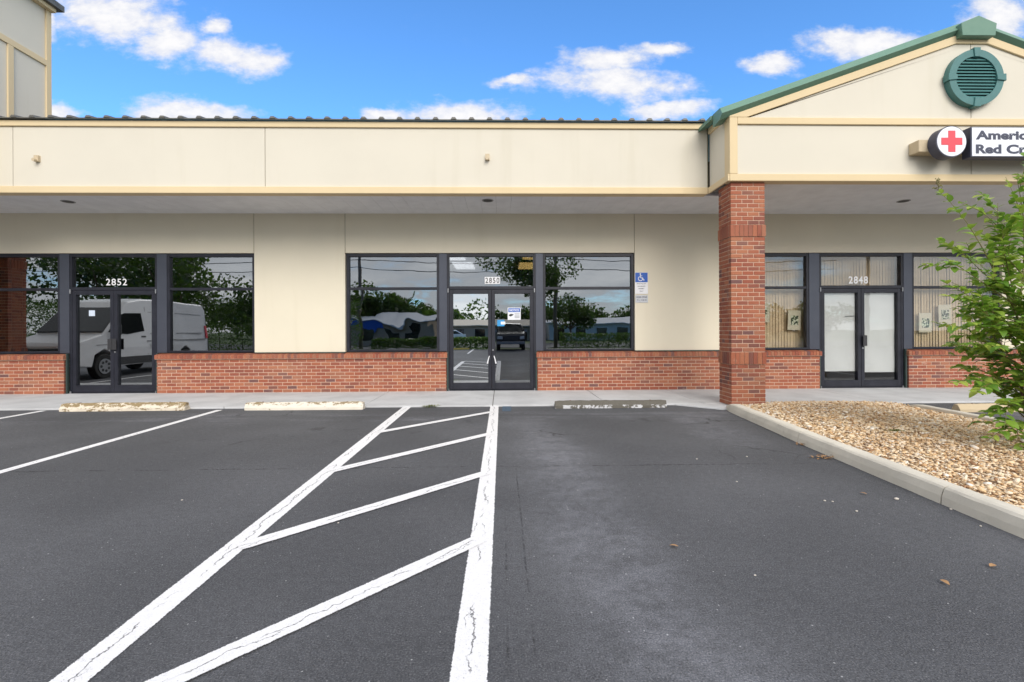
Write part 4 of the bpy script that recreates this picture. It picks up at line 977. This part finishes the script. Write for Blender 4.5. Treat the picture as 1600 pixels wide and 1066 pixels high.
for s_ in (-1, 1):
    xs = lambda z: s_ * (1.004 - .11 * max(0, z - 1.0))
    def side(name, poly, m): MB().add([(xs(z), y, z) for y, z in poly] + [(xs(z) - s_ * .03, y, z) for y, z in poly], [tuple(range(len(poly)))] + [(i, (i + 1) % len(poly), (i + 1) % len(poly) + len(poly), i + len(poly)) for i in range(len(poly))]).build(name, m, van)
    side('side_window', [(-1.18, 1.36), (-1.72, 1.90), (-1.9, 1.96), (-2.55, 1.98), (-2.62, 1.40), (-1.9, 1.30)], CARG)
    side('sill_trim', [(-1.5, .36), (-1.5, .60), (-4.2, .60), (-4.2, .36)], BLACK)
    side('rub_strip', [(-2.7, 1.05), (-2.7, 1.09), (-5.8, 1.09), (-5.8, 1.05)], P('grey_trim', (.25, .25, .26), .5))
    side('door_seam', [(-2.72, .62), (-2.74, .62), (-2.74, 2.2), (-2.72, 2.2)], P('grey_trim', (.25, .25, .26), .5))
    side('door_seam', [(-4.0, .62), (-4.02, .62), (-4.02, 2.2), (-4.0, 2.2)], P('grey_trim', (.25, .25, .26), .5))
    for y0_, y1_ in ((-2.86, -3.9), (-4.14, -5.6)):            # pressed panels along the load bay
        side('panel_groove', [(y0_, 1.30), (y1_, 1.30), (y1_, 1.325), (y0_, 1.325)], P('grey_trim', (.25, .25, .26), .5)); side('panel_groove', [(y0_, 2.02), (y1_, 2.02), (y1_, 2.04), (y0_, 2.04)], P('grey_trim', (.25, .25, .26), .5))
    side('body_crease', [(-.75, .98), (-1.5, 1.0), (-1.5, 1.015), (-.75, .995)], P('grey_trim', (.25, .25, .26), .5))
    side('door_seam', [(-1.55, .62), (-1.57, .62), (-1.42, 1.3), (-1.40, 1.3)], P('grey_trim', (.25, .25, .26), .5))
    side('marker_lamp', [(-5.80, 1.1), (-5.90, 1.1), (-5.90, 1.6), (-5.80, 1.6)], SRED)
    side('fuel_flap', [(-2.80, .80), (-2.98, .80), (-2.98, .98), (-2.80, .98)], P('flap_grey', (.55, .55, .56), .4))
    side('door_handle', [(-2.48, 1.19), (-2.48, 1.24), (-2.66, 1.24), (-2.66, 1.19)], BLACK)
    MB().box(s_ * 1.02 - .10, s_ * 1.02 + .10, -1.52, -1.40, 1.28, 1.58).build('mirror', BLACK, van, bevel=.02)
    MB().box(s_ * .82 - .14, s_ * .82 + .14, -.30, .0, .86, 1.06).build('headlight', LAMP, van, bevel=.03)
    for y in (-1.02, -4.6): wheel(van, s_ * .88, y, .36, .24, s_)
MB().add([(-.93, -.97, 1.39), (.93, -.97, 1.39), (.84, -1.72, 2.13), (-.84, -1.72, 2.13), (-.95, -1.06, 1.28), (.95, -1.06, 1.28), (.86, -1.80, 2.02), (-.86, -1.80, 2.02)], [(0, 1, 2, 3), (7, 6, 5, 4), (0, 4, 5, 1), (1, 5, 6, 2), (2, 6, 7, 3), (3, 7, 4, 0)]).build('windscreen', CARG, van)
MB().box(-.6, .6, -.05, .045, .62, .92).build('grille', BLACK, van, bevel=.02)
MB().box(-.98, .98, -.12, .08, .36, .60).build('bumper', P('grey_trim', (.25, .25, .26), .5), van, bevel=.03)
stop(-13.7, -11.7, 8.34, STOPB, 'cream wheel stop under the nose of the white van', .12)

pk = empty('pickup_truck', 'dark grey pickup truck parked across the lot facing the shops', 'truck', loc=(.62, -6.4, 0))
PP_ = [(0, .5), (0, 1.02), (-.12, 1.14), (-1.35, 1.22), (-2.05, 1.78), (-2.4, 1.84), (-3.3, 1.80), (-3.7, 1.24), (-5.5, 1.22), (-5.55, .55), (-4.75, .45), (-4.65, .8), (-4.35, .92), (-4.05, .8), (-3.95, .45), (-1.4, .45), (-1.3, .8), (-1.0, .92), (-.7, .8), (-.6, .45)]
body(PP_, .98, .25).build('body', CARB, pk, bevel=.02)
MB().add([(-.80, -1.34, 1.25), (.80, -1.34, 1.25), (.66, -1.98, 1.76), (-.66, -1.98, 1.76), (-.80, -1.40, 1.24), (.80, -1.40, 1.24), (.66, -2.04, 1.75), (-.66, -2.04, 1.75)], [(0, 1, 2, 3), (7, 6, 5, 4), (0, 4, 5, 1), (1, 5, 6, 2), (2, 6, 7, 3), (3, 7, 4, 0)]).build('windscreen', CARG, pk)
MB().box(-.5, .5, -.02, .03, .72, .98).build('grille', BLACK, pk, bevel=.01); MB().box(-.95, .95, -.1, .09, .45, .66).build('bumper', P('grey_trim', (.25, .25, .26), .5), pk, bevel=.03)
for s_ in (-1, 1):
    MB().box(s_ * .75 - .16, s_ * .75 + .16, -.1, .025, .80, .98).build('headlight', LAMP, pk, bevel=.02)
    MB().box(s_ * 1.06 - .11, s_ * 1.06 + .11, -1.55, -1.42, 1.2, 1.40).build('mirror', P('grey_trim', (.25, .25, .26), .5), pk, bevel=.02)
    for y in (-1.0, -4.35): wheel(pk, s_ * .86, y, .38, .26, s_)
pk.location = (.62, -10.2, 0)
stripe(-2.0, -6.6, -2.0, -12.2, .115); stripe(2.6, -6.6, 2.6, -12.2, .115); stripe(-4.8, -6.6, -4.8, -12.2, .115); stripe(5.4, -6.6, 5.4, -12.2, .115); stripe(-7.6, -6.6, -7.6, -12.2, .115)
for i, (a, b) in enumerate(((-4.6, -2.3),)):
    MB().prism([(-12.30, 0), (-12.28, .09), (-12.20, .11), (-12.12, .09), (-12.10, 0)], a, b, 'x').build('wheel_stop', YPAINT, None, label='yellow wheel stop before the hedge across the lot', category='wheel stop')

def foliage(n, size, sampler):
    P0 = np.array([sampler() for _ in range(n)]); d = rng.normal(size=(n, 3)); d /= np.linalg.norm(d, axis=1)[:, None]; e = np.cross(d, rng.normal(size=(n, 3))); e /= np.linalg.norm(e, axis=1)[:, None]
    s1 = size * rng.uniform(.6, 1.3, (n, 1)); q = np.stack([P0 - d * s1 * .5, P0 + e * s1 * .28, P0 + d * s1 * .5, P0 - e * s1 * .28], 1)
    return q.reshape(-1, 3), np.arange(4 * n).reshape(-1, 4)
def tree(x, y, h, r, z0, label, n=5200, size=.24, name='oak_tree', m=TLEAF, group=None, base=0):
    o = empty(name, label, 'tree', group, loc=(x, y, base))
    lobes = [(rs.gauss(0, r * .42), rs.gauss(0, r * .42), z0 + (h - z0) * rs.uniform(.25, .85), r * rs.uniform(.30, .52)) for _ in range(13)]
    tk = MB().tube([(0, 0, -.1), (.05, .02, z0 * .6), (-.03, .04, z0 + .3), (0, 0, z0 + (h - z0) * .5)], [.17 * h / 7, .14 * h / 7, .11 * h / 7, .05], 9)
    for lx, ly, lz, lr in lobes[:8]: tk.tube([(-.02, .03, z0 * rs.uniform(.8, 1.1)), (lx * .45, ly * .45, (z0 + lz) * .5 + .2), (lx, ly, lz)], [.07, .045, .015], 6)
    tk.build('trunk', BARK, o, smooth=True)
    def sm():
        lx, ly, lz, lr = rs.choice(lobes); v = Vector((rs.gauss(0, 1), rs.gauss(0, 1), rs.gauss(0, 1))).normalized() * lr * rs.uniform(.55, 1.08); return (lx + v.x, ly + v.y, lz + v.z * .8)
    V, F = foliage(n, size, sm); link('crown', fast_mesh('crown', V, F, m), o, kind='stuff')
tree(2.9, -13.9, 8.0, 3.0, 2.6, 'spreading tree behind the dark pickup truck across the lot', 6500, .24)
tree(-20.5, -9.5, 8.0, 4.2, 1.2, 'broad dark tree standing behind the white van', 8000, .30)
tree(-26.5, -11.5, 8.5, 4.5, 1.2, 'tall dark tree beyond the white van', 6000, .32)
tree(-15.5, -15.0, 5.2, 3.2, .6, 'low bushy tree between the hedge and the road', 5000, .28)
tree(12.5, -17.5, 4.3, 2.2, 1.2, 'round tree by the road, right of the pickup', 4500, .26)
tree(8.0, -34, 5.2, 3.0, 1.4, 'round tree beside the low white building', 4200, .34)
for i, x in enumerate(range(-62, 70, 11)):
    tree(x + rs.uniform(-3, 3), -66 + rs.uniform(-5, 5), rs.uniform(4.6, 6.4), rs.uniform(5.0, 6.5), .6, 'dense tree in the wooded belt beyond the road', 2200, .75, 'woodland_tree', TLEAF, 'trees of the wooded belt beyond the road')
for i, (x, y, h, r) in enumerate(((-19, -42, 7.4, 5.0), (-25, -45, 6.0, 5.0), (-13.5, -45, 6.4, 4.5))):
    tree(x, y, h, r, 1.0, ('tall dark tree behind the blue and white store', 'dark tree at the left of the blue and white store', 'dark tree at the right of the blue and white store')[i], 4000, .5)
def hedge(x0, x1, y, w, h, label, n):
    o = empty('hedge', label, 'hedge', 'hedges along the edge of the lot', loc=((x0 + x1) / 2, y, 0)); L = x1 - x0
    def sm(): return (rs.uniform(-L / 2, L / 2), rs.uniform(-w / 2, w / 2), (1 - rs.random() ** 1.6) * h * rs.uniform(.9, 1.06))
    V, F = foliage(n, .13, sm); link('foliage', fast_mesh('foliage', V, F, HLEAF), o, kind='stuff')
    st_ = MB(); 
    for k in range(int(L / .8)): st_.tube([(-L / 2 + .4 + k * .8, 0, -.1), (-L / 2 + .45 + k * .8, .03, h * .6)], [.025, .012], 5)
    st_.build('stems', BARK, o, kind='stuff')
hedge(-9.5, -.8, -13.2, .9, .85, 'clipped green hedge left of the dark pickup truck', 9000)
hedge(4.2, 18, -13.4, 1.0, 1.1, 'loose green hedge right of the dark pickup truck', 9000)
hedge(-34, -10.2, -12.8, 2.4, 3.5, 'tall green hedge behind the white van', 34000)
def store(x0, x1, y, d, h, wallm, roofm, label, z=-.05, accent=None):
    o = empty('store_building', label, 'building', loc=((x0 + x1) / 2, y, z)); L = (x1 - x0) / 2
    MB().box(-L, L, -d, 0, 0, h).build('wall', wallm, o)
    MB().prism([(.5, h), (-d / 2, h + .9), (-d - .5, h), (-d - .5, h + .12), (-d / 2, h + 1.05), (.5, h + .12)], -L - .5, L + .5, 'x').build('roof', roofm, o)
    k = int(L * 2 / 2.6)
    for i in range(k):
        x = -L + (i + .5) * 2 * L / k; w_ = MB().box(x - .7, x + .7, .002, .05, .5 if i % 3 else .02, h * .78).build('window' if i % 3 else 'door', CARG, o)
    if accent: MB().box(-L, L * .1, .003, .25, h * .70, h * .97).build('awning', accent, o)
store(-7.6, 4.5, -46, 8, 2.0, P('tan_wall', (.40, .30, .22), .8), P('tan_roof', (.55, .47, .36), .8), 'low tan house with a pale roof beyond the hedge')
store(-20, -8.5, -34, 8, 2.3, P('tan_wall', (.40, .30, .22), .8), P('pale_roof', (.62, .62, .62), .7), 'long store with pale roof and blue awning beyond the road', accent=SIGNBLUE)
store(6.5, 24, -44, 8, 2.2, P('white_wall', (.62, .62, .60), .8), P('pale_roof', (.62, .62, .62), .7), 'low white building beyond the road behind the round trees')
def pole(x, y, h, label):
    o = empty('utility_pole', label, 'pole', 'utility poles along the road', loc=(x, y, 0))
    MB().tube([(0, 0, -.2), (.02, 0, h * .5), (.05, 0, h)], [.16, .14, .11], 10).build('shaft', P('weathered_wood', (.22, .17, .13), .9), o, smooth=True)
    MB().box(-1.0, 1.1, -.06, .06, h - .7, h - .55).build('crossarm', P('weathered_wood', (.22, .17, .13), .9), o)
    MB().cyl((.25, .1), .2, h - 2.1, h - 1.3, 'z', 16).build('transformer', P('grey_trim', (.25, .25, .26), .5), o)
pole(-11.5, -17.5, 9.5, 'wooden utility pole beyond the hedge on the van side'); pole(4.3, -16.6, 9.5, 'wooden utility pole beside the pickup tree'); pole(30, -17, 9.5, 'wooden utility pole far along the road'); pole(-40, -17.5, 9.5, 'wooden utility pole past the tall hedge')
for i, (z, dy, lab) in enumerate(((8.85, 0, 'topmost power line along the road'), (7.1, .1, 'middle power line along the road'), (6.4, .12, 'lowest power line along the road'))):
    pts = []; xs_ = [-40, -11.5, 4.3, 30]
    for a, b in zip(xs_[:-1], xs_[1:]):
        for k in range(10): u = k / 10; pts.append((a + (b - a) * u, -17 + dy, z - 4 * .35 * u * (1 - u)))
    MB().tube(pts, [.03] * len(pts), 5).build('power_line', BLACK, None, label=lab, category='cable', group='cables between the utility poles')
car = empty('parked_car', 'small white car standing by the tan house', 'car', loc=(-9.0, -40, -.05)); car.rotation_euler.z = R(70)
body([(0, .4), (0, .75), (-.9, .9), (-1.6, 1.4), (-3.0, 1.42), (-3.9, .95), (-4.3, .9), (-4.3, .4)], .88, .3).build('body', CARW, car, bevel=.03)
for s_ in (-1, 1):
    MB().prism([(-1.15, .93), (-1.7, 1.32), (-2.9, 1.34), (-3.6, .97)], s_ * .80, s_ * .89, 'x').build('side_window', CARG, car)
    for y in (-.85, -3.45): wheel(car, s_ * .78, y, .31, .2, s_)
